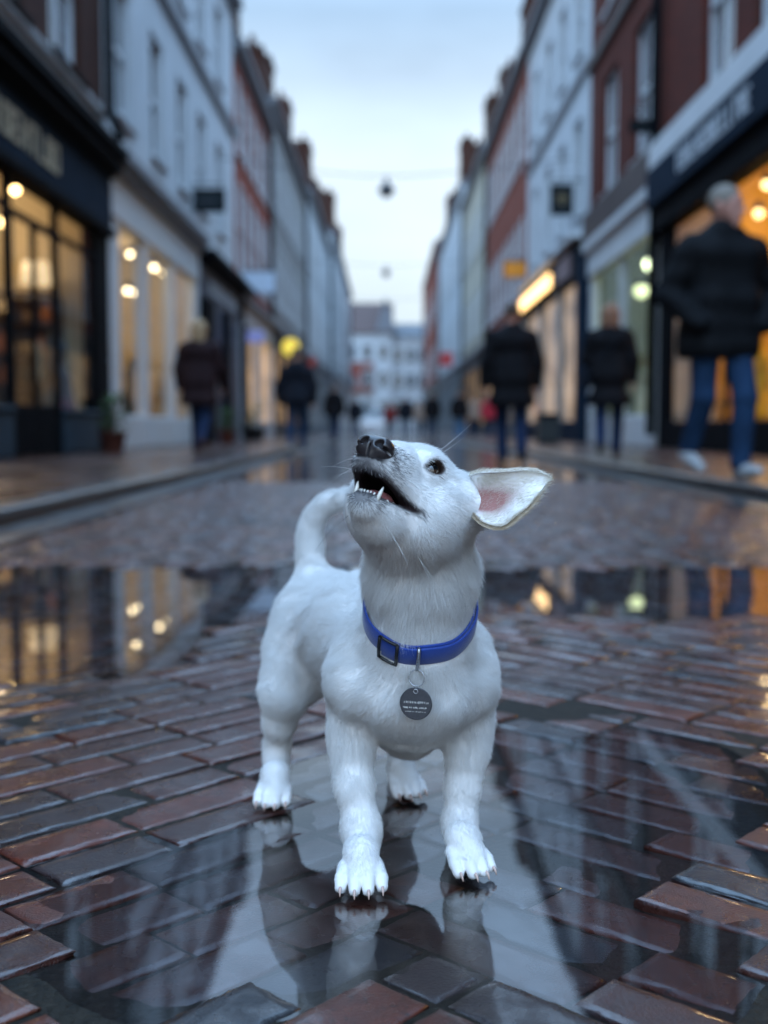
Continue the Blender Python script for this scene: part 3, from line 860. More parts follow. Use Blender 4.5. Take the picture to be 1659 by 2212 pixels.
def build_fur(me, V, Q, M, N=430000):
    rng = np.random.default_rng(3)
    tri = np.concatenate([Q[:, [0, 1, 2]], Q[:, [0, 2, 3]]])
    a, b, c = V[tri[:, 0]], V[tri[:, 1]], V[tri[:, 2]]
    area = np.linalg.norm(np.cross(b-a, c-a), axis=1)
    nv = vnormals(V, Q)
    bald = np.clip(M['mouth']*1.6 + M['eye']*1.3 + M['nose']*2 + np.clip((.006-V[:, 2])/.003, 0, 1), 0, 1)
    dens_v = (1-bald)*(1 - .80*np.clip(M['ear_in']*1.3, 0, 1))*(1 + .8*M['is_ear'])
    q = M['q']; near = np.exp(-(np.linalg.norm(q - np.array([.05, 0, -.005]), axis=1)/.06)**2)
    dens_v = dens_v*(1 + .9*near)
    facing = .35 + .65*(nv[:, 1] < .35)                                  # fewer on the side nobody is near
    dens = area*(dens_v*facing)[tri].mean(1)
    pick = rng.choice(len(tri), N, p=dens/dens.sum())
    r1, r2 = np.sqrt(rng.random(N)), rng.random(N)
    w0, w1, w2 = 1-r1, r1*(1-r2), r1*r2
    I = tri[pick]
    interp = lambda A: (A[I[:, 0]].T*w0 + A[I[:, 1]].T*w1 + A[I[:, 2]].T*w2).T
    P = interp(V); nn = interp(nv); nn /= np.linalg.norm(nn, axis=1)[:, None]
    q = hloc(P.astype(np.float32))
    isear = M['is_ear'][I[:, 0]]
    fl = flow_field(P.astype(np.float32), isear)

    t = fl - (fl*nn).sum(1)[:, None]*nn
    t /= np.maximum(np.linalg.norm(t, axis=1), 1e-6)[:, None]
    # nothing grows through under the collar
    hb = (P - cc) @ ax; rad = np.linalg.norm(P - cc - hb[:, None]*ax, axis=1)
    under = (np.abs(hb) < .0115) & (rad < .075)
    # length by region
    L = np.full(N, .0100)
    headness = np.clip(1 - np.linalg.norm(q - np.array([.03, 0, -.01]), axis=1)/.085, 0, 1)
    L = L*(1 - .55*np.clip(headness*1.6, 0, 1))
    muzzle = np.clip((q[:, 0]-.05)/.03, 0, 1)*(np.linalg.norm(q, axis=1) < .13)
    L = L*(1-.35*muzzle)
    low = np.clip((.13 - P[:, 2])/.06, 0, 1); L = L*(1-.45*low)
    L[P[:, 2] < .03] *= .8
    neck = np.exp(-((P[:, 2]-.29)/.05)**2)*(P[:, 1] < 1.13)*(np.abs(P[:, 0]-.03) < .09); L = L*(1 + .65*neck*(1-np.clip(headness*1.5, 0, 1)))
    L[isear] = .0050
    L[P[:, 2] < .022] *= .55
    L[under] = .0008
    cu = vnoise(P[:, 0]*60, P[:, 2]*60 + P[:, 1]*35, 9); L = L*(.72+.5*cu)*rng.uniform(.6, 1.25, N)
    lift = rng.uniform(.16, .62, N); lift[isear] = rng.uniform(.22, .42, isear.sum())
    # clumping: shared sideways sweep
    cl = np.stack([vnoise(P[:, 0]*95+k*17, P[:, 2]*95+P[:, 1]*60+k*7, 20+k) - .5 for k in range(3)], 1)
    d0 = nn*lift[:, None] + t + cl*.38 + rng.normal(0, .13, (N, 3))
    d0 /= np.linalg.norm(d0, axis=1)[:, None]
    d1 = d0*.55 + t*.75 - nn*.05 + cl*.25; d1 /= np.linalg.norm(d1, axis=1)[:, None]
    K = 4
    pts = np.zeros((N, K, 3))
    base = P - nn*.0006
    pts[:, 0] = base; pts[:, 1] = base + d0*(L*.36)[:, None]
    pts[:, 2] = pts[:, 1] + (d0*.5+d1*.5)*(L*.34)[:, None]; pts[:, 3] = pts[:, 2] + d1*(L*.34)[:, None]
    pts[:, :, 2] = np.maximum(pts[:, :, 2], .0015)
    # colour of each hair
    lipm = interp(M['lip'][:, None])[:, 0]; edm = interp(M['ear_ed'][:, None])[:, 0]; eyem = interp(M['eye'][:, None])[:, 0]
    col = np.tile(np.array([.87, .868, .86]), (N, 1))*rng.uniform(.92, 1.04, N)[:, None]
    nosed = np.clip(1 - (np.linalg.norm(q - np.array([.095, 0, -.003]), axis=1) - .010)/.030, 0, 1)
    dark = np.clip(lipm*1.25 + nosed*1.0*(q[:, 2] < .012), 0, 1)*.95
    chin = np.clip(1.5*(1 - np.linalg.norm((q - np.array([.080, 0, -.033]))/np.array([.026, .024, .018]), axis=1)), 0, 1); dark = np.clip(dark + chin*1.0, 0, .96)
    isd = rng.random(N) < dark
    col[isd] = np.array([.075, .072, .080])*rng.uniform(.7, 2.2, isd.sum())[:, None]
    tan = np.clip(edm*1.0, 0, 1)*.75
    isT = rng.random(N) < tan; col[isT] = np.array([.42, .31, .19])
    ee = (rng.random(N) < eyem*.9); col[ee] = np.array([.10, .06, .05])
    cream = isear & ~isT; col[cream] = col[cream]*np.array([.97, .92, .82])
    cd = bpy.data.hair_curves.new('fur')
    cd.add_curves([K]*N)
    cd.attributes['position'].data.foreach_set('vector', pts.astype(np.float32).ravel())
    ra = cd.attributes.get('radius') or cd.attributes.new('radius', 'FLOAT', 'POINT')
    R = np.tile(np.array([1, .85, .6, .18]), (N, 1))*.000108*rng.uniform(.75, 1.25, N)[:, None]
    R[isear] *= .7
    ra.data.foreach_set('value', R.astype(np.float32).ravel())
    ca = cd.attributes.new('coat', 'FLOAT_COLOR', 'CURVE')
    ca.data.foreach_set('color', np.concatenate([col, np.ones((N, 1))], 1).astype(np.float32).ravel())
    cd.update_tag()
    return cd

# where the collar sits: centre, axis up the neck, right, towards the viewer
cc = at(904, 1318, 1.062)
ax = nrmz(at(909, 1235, 1.050) - at(894, 1450, 1.098))
ax = nrmz(ax + np.array([0.02, -.24, 0]))
ex = nrmz(np.cross(np.array([0, 1, 0]), ax)); ex = ex if ex[0] > 0 else -ex
ey = np.cross(ax, ex)
if ey[1] > 0: ey = -ey                                  # ey points to the camera

if 'dog' not in SKIP:
    me, DV, DQ, DM = build_dog()
    t = NT('dog_skin')
    a_ = t.n('ShaderNodeAttribute', attribute_name='skin')
    t.bsdf(a_.outputs['Color'], .7, t.bump(t.noise(900, 3), .25, .0006), IOR=1.4, Specular_IOR_Level=.2)
    skin = t.done()
    base = (float(at(880, 1440, 1.2)[0]), 1.2, 0.0)
    dog = thing('dog', base, 'small white dog with a blue collar standing on wet bricks, looking up with open mouth', 'dog')
    link('body', me, skin, dog)
    t = NT('white_coat')
    a_ = t.n('ShaderNodeAttribute', attribute_name='coat')
    d_ = t.n('ShaderNodeBsdfDiffuse'); t.l(a_.outputs['Color'], d_.inputs[0])
    tl = t.n('ShaderNodeBsdfTranslucent'); t.l(a_.outputs['Color'], tl.inputs[0])
    gl = t.n('ShaderNodeBsdfGlossy'); gl.inputs['Roughness'].default_value = .5
    m1 = t.n('ShaderNodeMixShader'); m1.inputs[0].default_value = .32; t.l(d_.outputs[0], m1.inputs[1]); t.l(tl.outputs[0], m1.inputs[2])
    m2_ = t.n('ShaderNodeMixShader'); m2_.inputs[0].default_value = .05; t.l(m1.outputs[0], m2_.inputs[1]); t.l(gl.outputs[0], m2_.inputs[2])
    coat = t.done(m2_)
    if 'fur' not in SKIP:
        link('fur', build_fur(me, DV, DQ, DM), coat, dog)
    SC.cycles_curves.shape = 'RIBBONS'; SC.cycles_curves.subdivisions = 2

    # ---- nose leather
    def nose_sdf(p):
        q = hloc(p); l = np.abs(q[:, 1])
        qa = np.stack([q[:, 0], l, q[:, 2]], 1)
        d = ell(q, (.0895, 0, .0000), (.0125, .0150, .0108))
        d = smin(d, ell(qa, (.0925, .0088, -.0005), (.0088, .0072, .0085)), .005)
        d = smin(d, ell(q, (.089, 0, -.0085), (.0085, .0068, .0070)), .006)
        d = smax(d, -ell(qa, (.1025, .0072, .0012), (.0075, .0036, .0038)), .0016)
        d = smax(d, -ell(qa, (.0965, .0140, -.0022), (.0075, .0060, .0017)), .0014)
        d = smax(d, -(np.maximum(np.abs(q[:, 1]) - .0005, q[:, 2] + .0005) + 0*l), .0012)
        return d
    Vn, Qn = nets(nose_sdf, HO - .0 + .09*HF - .03, HO + .09*HF + .03, .0006, smooth=1)
    t = NT('nose_leather')
    vo = t.n('ShaderNodeTexVoronoi'); vo.inputs['Scale'].default_value = 1100; t.l(t.co(), vo.inputs['Vector'])
    t.bsdf((.026, .021, .022), .28, t.bump(vo.outputs['Distance'], -.30, .0006), IOR=1.45, Coat_Weight=.25, Coat_Roughness=.18)
    link('nose', mesh_np('nose', Vn, Qn), t.done(), dog)

    # ---- eyes
    t = NT('dark_eye')
    at_ = t.n('ShaderNodeAttribute', attribute_name='iris')
    t.bsdf(at_.outputs['Color'], .10, None, IOR=1.45, Coat_Weight=1., Coat_Roughness=.0, Coat_IOR=1.6)
    eye_m = t.done()
    for s in (1, -1):
        c = hp(*(np.array(EYE_C)*np.array((1, s, 1)))); eax = nrmz(HB.T @ (EYE_AX*np.array((1, s, 1))))
        look = nrmz(eax*.9 + HF*.22 + HU*.22)
        nu, nv_ = 48, 32; V = []; C = []
        for i in range(nv_+1):
            th = math.pi*i/nv_
            for j in range(nu):
                ph = 2*math.pi*j/nu
                d = np.array([math.sin(th)*math.cos(ph), math.sin(th)*math.sin(ph), math.cos(th)])
                ca = float(d @ look)
                V.append(c + d*EYE_R*(1 + .05*max(0, ca-.75)/.25))
                C.append((.004, .004, .004) if ca > .90 else (.045, .022, .011) if ca > .62 else (.030, .020, .018))
        F = [(i*nu+j, (i+1)*nu+j, (i+1)*nu+(j+1) % nu, i*nu+(j+1) % nu) for i in range(nv_) for j in range(nu)]
        me_ = mesh_np('eye', V, F); vcol(me_, 'iris', C); link('eye', me_, eye_m, dog)

    # ---- teeth, tongue
    tooth_m = paint('tooth_enamel', (.78, .74, .66), .25, .06, 300, coat=.4)
    def tooth(f, l, u0, h, r, lean=(0, 0)):
        pts = [hp(f, l, u0 - .003), hp(f + lean[0]*.5, l + lean[1]*.4, u0 + h*.45), hp(f + lean[0], l + lean[1], u0 + h*.82), hp(f + lean[0]*1.05, l + lean[1]*1.05, u0 + h)]
        MB().tube(pts, [r, r*.86, r*.5, r*.12], 10).build('tooth', tooth_m, dog)
    for s in (1, -1):
        tooth(.0725, .0108*s, -.0330, .0092, .0019, (.0018, .0012*s))
        for k, (f, l, h, r) in enumerate(((.0765, .0016, .0036, .0012), (.0760, .0043, .0036, .0012), (.0745, .0070, .0036, .0012), (.062, .0135, .0026, .0018), (.055, .0150, .0036, .0022), (.047, .0165, .0046, .0026))):
            tooth(f, l*s, -.0332 + (.0765-f)*.16, h*.8, r)
    tp = [('c', hp(.022, 0, -.0270), hp(.052, 0, -.0290), .0120, .0105, 0), ('c', hp(.052, 0, -.0290), hp(.067, .0005, -.0335), .0105, .0070, .006)]
    tf = union(tp)
    def tongue_sdf(p):
        q = hloc(p); d = tf(p)
        return smax(d, -(np.sqrt(q[:, 1]**2 + (q[:, 2]+.0120)**2) - .0105)*1.0, .003)
    lo, hi = bounds(tp, .004)
    Vt, Qt = nets(tongue_sdf, lo, hi, .0008)
    link('tongue', mesh_np('tongue', Vt, Qt), paint('tongue_pink', (.42, .15, .15), .28, .2, 300, .3, 900, coat=.3), dog)

    # ---- claws
    claw_m = paint('claw_horn', (.55, .38, .32), .3, .15, 300, coat=.2)
    for o, claws, f in PAWS:
        for a, b, c in claws:
            MB().tube([a, (np.array(a)+np.array(b))/2+np.array([0,0,.0006]), b, c], [.0015, .0015, .0012, .0004], 8).build('claw', claw_m, dog)

    # ---- whiskers
    rngw = random.Random(4)
    wk = paint('whisker_hair', (.75, .75, .75), .4, .05)
    wk_d = paint('whisker_dark', (.05, .05, .05), .4, .05)
    roots = [(.074, 1, -.006, wk), (.068, 1, -.010, wk), (.060, 1, -.008, wk), (.078, -1, -.004, wk), (.072, -1, -.008, wk), (.066, -1, -.012, wk), (.062, -1, -.006, wk),
             (.050, -1, -.046, wk_d), (.056, -1, -.050, wk_d), (.045, 1, -.052, wk), (.030, 1, .034, wk), (.034, 1, .033, wk), (.010, 1, -.042, wk), (.006, 1, -.045, wk)]
    for f, s, u, m_ in roots:
        l = (.0165 if f > .058 else .022)*s
        if u > .03: l = .019*s
        p = hp(f, l, u)
        d = HL*s*(1.0 if u < .03 else .35) + HF*rngw.uniform(-.25, .25) + HU*(rngw.uniform(-.35, .15) if u < .03 else .9) - HF*(.5 if u > .03 else .1)
        d = nrmz(d); L = rngw.uniform(.028, .046)
        if u < -.03: d = nrmz(d + np.array([0, -.1, -.8])); L *= .8
        pts = [p + d*L*k/6 + np.array([0, 0, -.008])*(k/6)**2*(1 if u < .03 else -.4) for k in range(7)]
        MB().tube(pts, [.00016*(1-k/7.5) for k in range(7)], 5).build('whisker', m_, dog)

    # ---- collar
    RX, RY = .0505, .0530
    def ring_pt(th, dr=0., dh=0.):
        """th = 0 at the front, positive towards the picture's right"""
        wob = .0012*math.sin(3*th+1) + .0008*math.sin(7*th)
        sag = -.0035*(math.cos(th))
        return cc + ex*math.sin(th)*(RX+dr) + ey*math.cos(th)*(RY+dr) + ax*(dh + wob + sag)
    def strap(th0, th1, dr, h0, h1, n=120, closed=False):
        prof = [(-.0012, h0+.0012), (-.0004, h0), (.0006, h0), (.0012, h0+.0012), (.0014, (h0+h1)/2), (.0012, h1-.0012), (.0006, h1), (-.0004, h1), (-.0012, h1-.0012)]
        V, F = [], []; m = len(prof)
        for i in range(n if closed else n+1):
            th = th0 + (th1-th0)*i/n
            for r, h in prof: V.append(ring_pt(th, dr + r, h))
        N = n if closed else n+1
        for i in range(N if closed else N-1):
            for k in range(m):
                F.append((i*m+k, ((i+1) % N)*m+k, ((i+1) % N)*m+(k+1) % m, i*m+(k+1) % m))
        return V, F
    t = NT('blue_webbing')
    wv = t.n('ShaderNodeTexWave'); wv.inputs['Scale'].default_value = 320; wv.inputs['Distortion'].default_value = 1.; t.l(t.co(), wv.inputs['Vector'])
    t.bsdf(t.mix(t.rng(t.noise(60), .2, .8), (.002, .030, .22), (.003, .050, .33)), .55, t.bump(t.noise(1200, 2), .5, .0006, t.bump(wv.outputs['Fac'], .25, .0004)), Sheen_Weight=.3)
    web = t.done()
    col_o = thing('collar', tuple(cc), None, None); del_ = None
    col_o.parent = dog; col_o.matrix_parent_inverse = Matrix.Translation(-Vector(dog.location))
    def csub(name, mesh, m): return link(name, mesh, m, col_o)
    V, F = strap(0, 2*math.pi, .0, -.0112, .0112, 160, True); csub('strap', mesh_np('strap', V, F), web)
    V, F = strap(-.62, 2.4, .0032, -.0102, .0102, 90); csub('strap_end', mesh_np('strap_end', V, F), web)
    blk = paint('black_plastic', (.008, .008, .009), .32, .1)
    mb = MB()
    for th in (-.66, -.33):
        mb.tube([ring_pt(th, .0052, -.0128), ring_pt(th, .0060, 0), ring_pt(th, .0052, .0128)], .0016, 8)
    for h in (-.0128, .0128):
        mb.tube([ring_pt(-.66+k*.33/5, .0050, h) for k in range(6)], .0015, 8)
    mb.build('buckle', blk, col_o)
    steel = paint('tag_steel', (.46, .46, .47), .28, .1, 200, .2, 900, metal=1.)
    ft = .02
    fr = ring_pt(ft, .0050, 0); out = nrmz(fr - cc - ax*np.dot(fr-cc, ax))
    mb = MB(); pts = []
    for k in range(25):
        a = 2*math.pi*k/24; pts.append(ring_pt(ft, .0042, -.0020) + out*.0040*math.sin(a) + ax*.0128*math.cos(a))
    mb.tube(pts, .0017, 10, False); mb.build('loop', steel, col_o)
    bot = ring_pt(ft, .0072, -.0142)
    down = nrmz(np.array([-.03, -.10, -1.0])); sideX = nrmz(np.array([1., -.25, 0.])); nrm_t = nrmz(np.cross(sideX, down))
    if nrm_t[1] > 0: nrm_t = -nrm_t
    rc = bot + down*.0062
    mb = MB()
    for off, ph in ((-.0005, 0), (.0005, .3)):
        mb.tube([rc + nrm_t*off + sideX*.0070*math.cos(2*math.pi*k/32+ph) + down*.0074*math.sin(2*math.pi*k/32+ph) for k in range(33)], .00065, 8, False)
    mb.build('split_ring', steel, col_o)
    tc_ = rc + down*.0228 + nrm_t*.0004
    tn = nrmz(nrm_t + np.array([0, 0, -.12])); td = nrmz(np.cross(tn, sideX)); td = td if td[2] < 0 else -td
    R = .0148; V, F = [], []; n = 64
    prof = [(0, .0008), (R-.0006, .0008), (R, .0003), (R, -.0003), (R-.0006, -.0008), (0, -.0008)]
    for r, h in prof:
        for k in range(n):
            a = 2*math.pi*k/n; V.append(tc_ + sideX*r*math.cos(a) + td*r*math.sin(a) + tn*h)
    for i in range(len(prof)-1):
        for k in range(n): F.append((i*n+k, i*n+(k+1) % n, (i+1)*n+(k+1) % n, (i+1)*n+k))
    dark_steel = paint('engraved_steel', (.085, .085, .095), .38, .08, 300, .25, 1500, metal=1.)
    tag = csub('tag', mesh_np('tag', V, F, False), dark_steel)
    MB().tube([tc_ - td*(R-.0034) + tn*.0010 + sideX*.0019*math.cos(2*math.pi*k/20) + td*.0019*math.sin(2*math.pi*k/20) for k in range(21)], .0004, 6, False).build('eyelet', steel, col_o)
    # worn engraved lines: rows of small strokes, too fine to read
    eng = paint('engraving', (.62, .60, .56), .45, .1)
    mb = MB(); rg = random.Random(11)
    def stroke(x, y, w, h):
        p = [tc_ + sideX*(x+a*w) + td*(y+b*h) + tn*.00092 for a, b in ((0,0),(1,0),(1,1),(0,1))]
        q_ = [v - tn*.0001 for v in p]
        mb.add(p+q_, [(0,1,2,3),(4,7,6,5),(0,4,5,1),(1,5,6,2),(2,6,7,3),(3,7,4,0)])
    for y, x0, x1, h, wd in ((-.0022, -.0108, .0112, .0019, .00034), (.0028, -.0116, .0106, .0015, .00052), (.0068, -.0095, .0085, .0007, .00034)):
        x = x0
        while x < x1:
            ww = rg.choice((.00055, .0008, .0011))
            stroke(x, y + rg.uniform(0, .0004), wd, h*rg.uniform(.6, 1)); 
            if rg.random() < .7: stroke(x, y + rg.choice((0, .5, .8))*h, ww, .00028)
            if rg.random() < .5: stroke(x+ww, y, wd*.8, h*.9)
            x += ww + rg.choice((.0005, .0006, .0012))
    mb.build('engraved_lettering', eng, col_o)
# ------------------------------------------------------------------ buildings
def S(s, L, d): return s*(L + d)                                # d > 0: into the building, d < 0: out over the pavement

def wall_with_openings(mb, s, L, y0, y1, z0, z1, holes, depth=.16):
    """flat street front with real openings and reveals; holes: (ya, yb, za, zb)"""
    ys = sorted({y0, y1, *[h[0] for h in holes], *[h[1] for h in holes]}); zs = sorted({z0, z1, *[h[2] for h in holes], *[h[3] for h in holes]})
    x, xi = S(s, L, 0), S(s, L, depth)
    for a, b in zip(ys[:-1], ys[1:]):
        for c, d in zip(zs[:-1], zs[1:]):
            my, mz = (a+b)/2, (c+d)/2
            if any(h[0] < my < h[1] and h[2] < mz < h[3] for h in holes): continue
            mb.add([(x,a,c),(x,b,c),(x,b,d),(x,a,d)], [(0,1,2,3)])
    for a, b, c, d in holes:
        mb.add([(x,a,c),(x,b,c),(x,b,d),(x,a,d),(xi,a,c),(xi,b,c),(xi,b,d),(xi,a,d)], [(0,4,5,1),(1,5,6,2),(2,6,7,3),(3,7,4,0)])

GLASS_UP = None
_win = {}
def window_part(parent, s, L, y, z, w, h, frame, pane, sillm=None, style='sash', depth=.10):
    """one window: frame with glazing bars, pane and sill; y = centre, z = bottom. Repeats share their meshes."""
    key = (s, round(w, 2), round(h, 2), frame.name, style)
    if key not in _win:
        x = lambda d: s*d
        mb = MB(); fw = .075 if depth > 0 else .07
        mb.box((x(0), -w/2, 0), (x(.06), -w/2+fw, h)); mb.box((x(0), w/2-fw, 0), (x(.06), w/2, h))
        mb.box((x(0), -w/2+fw, h-fw), (x(.06), w/2-fw, h)); mb.box((x(0), -w/2+fw, 0), (x(.06), w/2-fw, fw))
        if style == 'sash':
            mb.box((x(-.012), -w/2+fw, h*.5-.035), (x(.06), w/2-fw, h*.5+.035))
            mb.box((x(.012), -.016, fw), (x(.05), .016, h*.5-.035)); mb.box((x(.022), -.016, h*.5+.035), (x(.05), .016, h-fw))
        elif style == 'cross':
            mb.box((x(-.012), -w/2+fw, h*.66-.03), (x(.06), w/2-fw, h*.66+.03)); mb.box((x(-.009), -.035, fw), (x(.055), .035, h*.66-.03)); mb.box((x(-.009), -.035, h*.66+.03), (x(.055), .035, h-fw))
        f = mb.mesh('window')
        pm = MB().add([(x(.045), -w/2+fw*.8, fw*.8), (x(.045), w/2-fw*.8, fw*.8), (x(.045), w/2-fw*.8, h-fw*.8), (x(.045), -w/2+fw*.8, h-fw*.8)], [(0,1,2,3)]).mesh('pane')
        sm = MB().box((x(-max(depth, 0)-.09), -w/2-.08, -.085), (x(-.004), w/2+.08, -.003), .012).mesh('sill')
        f.materials.append(frame); pm.materials.append(pane); sm.materials.append(sillm or frame)
        _win[key] = (f, pm, sm)
    f, pm, sm = _win[key]
    o = bpy.data.objects.new('window', f); COL.objects.link(o); o.parent = parent; o.matrix_parent_inverse = Matrix.Translation(-Vector(parent.location))
    o.location = (S(s, L, depth), y, z)
    for nm, me in (('pane', pm), ('sill', sm)):
        c = bpy.data.objects.new(nm, me); COL.objects.link(c); c.parent = o
    return o

def pane_mat(name, color, rough=.06, var=.4):
    if name in _M: return _M[name]
    t = NT(name)
    # curtains and dim rooms seen through old glass
    t.bsdf(t.ramp(t.noise(1.3, 3), [(.35, tuple(c*(1-var) for c in color)), (.65, tuple(c*(1+var) for c in color))]), rough, t.bump(t.noise(2.2, 2), .12, .03), IOR=1.55, Coat_Weight=.6, Coat_Roughness=.02)
    _M[name] = t.done(); return _M[name]

WHITE = lambda: paint('white_stucco', (.50, .53, .55), .8, .06, 1.2, .15, 60, streak=True)
if 'street' not in SKIP:
    white = WHITE()
    white2 = paint('white_timber', (.56, .59, .61), .45, .05, 2)
    cream = paint('cream_stucco', (.46, .42, .33), .8, .08, 1.1, .15, 60, streak=True)
    greyst = paint('grey_stucco', (.27, .27, .26), .8, .08, 1.1, .15, 60, streak=True)
    stone = paint('stucco_band', (.36, .38, .39), .8, .18, 1.6, .2, 40, streak=True)
    navy = paint('navy_paint', (.006, .016, .032), .7, .15, 2, spec=.06)
    black = paint('black_paint', (.003, .004, .006), .7, .15, 2, spec=.05)
    slate = paint('roof_slate', (.075, .08, .09), .55, .25, 6, .4, 25)
    leadg = paint('lead_grey', (.16, .17, .19), .55, .15, 3)
    brown_fascia = paint('brown_stone_fascia', (.060, .038, .034), .6, .25, 3, .3, 30)
    b_brown = brickwork('brown_brick', (.075, .026, .017), (.050, .020, .014), (.045, .036, .03))
    b_dark = brickwork('dark_red_brick', (.130, .024, .013), (.085, .020, .013), (.05, .034, .028))
    b_red = brickwork('red_brick', (.33, .075, .045), (.24, .058, .038), (.17, .11, .09))
    b_pink = brickwork('faded_red_brick', (.30, .068, .040), (.21, .055, .034), (.18, .12, .10))
    b_end = brickwork('far_red_brick', (.30, .10, .075), (.22, .08, .065), (.2, .17, .16), side=False)
    p_day = pane_mat('window_pane', (.022, .030, .038))
    p_pale = pane_mat('curtained_pane', (.20, .22, .24))
    p_dark = pane_mat('dark_pane', (.018, .020, .024))
    shopglass = clear('shop_glass', (.97, .98, .98), 1.16)
    gold = paint('gold_leaf_lettering', (.42, .36, .24), .45, .1)
    offwhite = paint('white_lettering', (.50, .55, .60), .5, .05)

    def letters(parent, s, L, ya, yb, zc, h, m, seed, d=-.012):
        """a row of raised serif capitals too worn and far to read"""
        rr = random.Random(seed); mb = MB(); y = ya; x0, x1 = S(s, L, d-.018), S(s, L, d)
        st = h*.13
        def bar(a, b, c, e):
            if s > 0: a, b = ya+yb-b, ya+yb-a                        # lettering reads from the left seen from the street
            mb.box((x0, a, c), (x1, b, e))
        while y < yb - h*.5:
            w = h*rr.choice((.55, .62, .7)); k = rr.choice('HEILTUNO'); z0, z1 = zc-h/2, zc+h/2
            if k in 'HEUNOL': bar(y, y+st, z0, z1)
            if k in 'HUNO': bar(y+w-st, y+w, z0, z1)
            if k in 'IT': bar(y+w/2-st/2, y+w/2+st/2, z0, z1-(st if k == 'T' else 0))
            if k in 'ETO': bar(y+(st if k != 'T' else 0), y+w-(st if k == 'O' else 0), z1-st, z1)
            if k in 'EULO': bar(y+st, y+w-(st if k in 'UO' else 0), z0, z0+st)
            if k in 'HEN': bar(y+st, y+w-(st if k in 'HN' else w*.2), zc-st/2, zc+st/2)
            y += w + h*.22
        return mb.build('lettering', m, parent)

    def shell(name, label, s, L, y0, y1, H, wallm, ground_top, holes, roofm=slate, roof='eaves', wall_name='wall', depth=8, chimneys=(), cornm=None):
        b = thing(name, (S(s, L, 0), (y0+y1)/2, PAVE_Z), label, 'building')
        mb = MB()
        wall_with_openings(mb, s, L, y0, y1, ground_top, H, holes)
        x0, x1 = S(s, L, 0), S(s, L, depth)
        for yy in (y0, y1): mb.add([(x0,yy,0),(x1,yy,0),(x1,yy,H),(x0,yy,H)], [(0,1,2,3)])
        mb.add([(x1,y0,0),(x1,y1,0),(x1,y1,H),(x1,y0,H)], [(0,1,2,3)])
        # dark room liner behind the panes
        mb.build(wall_name, wallm, b)
        mb = MB(); c = S(s, L, -.28)
        mb.box((S(s, L, -.30), y0+.002, H), (S(s, L, .3), y1-.002, H+.16)); mb.box((S(s, L, -.16), y0+.003, H-.16), (S(s, L, -.003), y1-.003, H-.002))
        mb.build('eaves', cornm or leadg, b)
        mb = MB(); r = 2.2
        v = [(S(s,L,-.22),y0,H+.161),(S(s,L,depth),y0,H+.161),(S(s,L,depth),y1,H+.161),(S(s,L,-.22),y1,H+.161),(S(s,L,depth*.42),y0,H+.16+r),(S(s,L,depth*.42),y1,H+.16+r)]
        mb.add(v, [(0,4,5,3),(4,1,2,5),(0,1,4),(3,5,2)])
        rf = mb.build('roof', roofm, b)
        for (yc, d, w, zt) in chimneys:
            mb = MB(); mb.box((S(s,L,d), yc-w/2, H), (S(s,L,d+.7), yc+w/2, zt)); mb.box((S(s,L,d-.06), yc-w/2-.06, zt), (S(s,L,d+.76), yc+w/2+.06, zt+.14))
            for k in (-.25, .25): mb.lathe([(.10, 0), (.12, .1), (.09, .45)], (S(s,L,d+.35), yc+w*k, zt+.141), 10)
            ch = mb.build('chimney', b_brown, b)
            ch.parent = rf; ch.matrix_parent_inverse = Matrix.Identity(4)
        return b

    def string_course(b, s, L, y0, y1, z0, z1, m, out=.08, name='string_course'):
        MB().box((S(s,L,-out), y0+.004, z0), (S(s,L,-.003), y1-.004, z1), .015).build(name, m, b)

    def room(b, s, L, y0, y1, z1, wallc, floorc, depth=4.2, z0=.13):
        """the lit room behind a shop window"""
        x0, x1 = S(s,L,.17), S(s,L,depth)
        mb = MB()
        mb.add([(x1,y0,z0),(x1,y1,z0),(x1,y1,z1),(x1,y0,z1)], [(0,1,2,3)])
        for yy in (y0, y1): mb.add([(x0,yy,z0),(x1,yy,z0),(x1,yy,z1),(x0,yy,z1)], [(0,1,2,3)])
        mb.add([(x0,y0,z1),(x1,y0,z1),(x1,y1,z1),(x0,y1,z1)], [(0,1,2,3)])
        mb.build('shop_room', wallc, b)
        MB().add([(x0,y0,z0),(x1,y0,z0),(x1,y1,z0),(x0,y1,z0)], [(0,1,2,3)]).build('shop_floor', floorc, b)

    def shop_light(s, L, y, z, power, color, size=.15, d=1.7):
        l = bpy.data.lights.new('shop_light', 'POINT'); l.energy = power; l.color = color; l.shadow_soft_size = .16
        o = bpy.data.objects.new('shop_light', l); COL.objects.link(o); o.location = (S(s,L,d), y, z)
        return o

    def lamp(x, y, z, r, m, label, group, cord=0.):
        o = thing('ceiling_lamp', (x, y, z), label, 'lamp', group)
        MB().lathe([(r*.1, r), (r*.8, r*.6), (r, 0), (r*.8, -r*.6), (r*.1, -r)], (x, y, z), 16).build('bulb', m, o)
        MB().lathe([(r*.35, 0), (r*1.15, .04), (r*1.05, .08), (.03, .14)], (x, y, z+r*.5), 16).build('fitting', black, o)
        if cord: MB().tube([(x, y, z+r), (x, y, z+cord)], .008, 6).build('cord', black, o)
        return o

    warm = (1, .58, .22)
    bulb_warm = glow('warm_bulb', (1, .66, .26), 14)
    bulb_soft = glow('soft_bulb', (1, .80, .48), 9)
    bulb_green = glow('cool_bulb', (.85, 1, .62), 6)
    wall_amber = paint('amber_wall', (.62, .52, .34), .7, .12, 1.5)
    wall_gold = paint('golden_wall', (.62, .36, .05), .7, .15, 1.2)
    wall_cream = paint('cream_wall', (.68, .58, .40), .7, .1, 1.5)
    wall_grey = paint('sage_wall', (.30, .34, .27), .7, .15, 1.5)
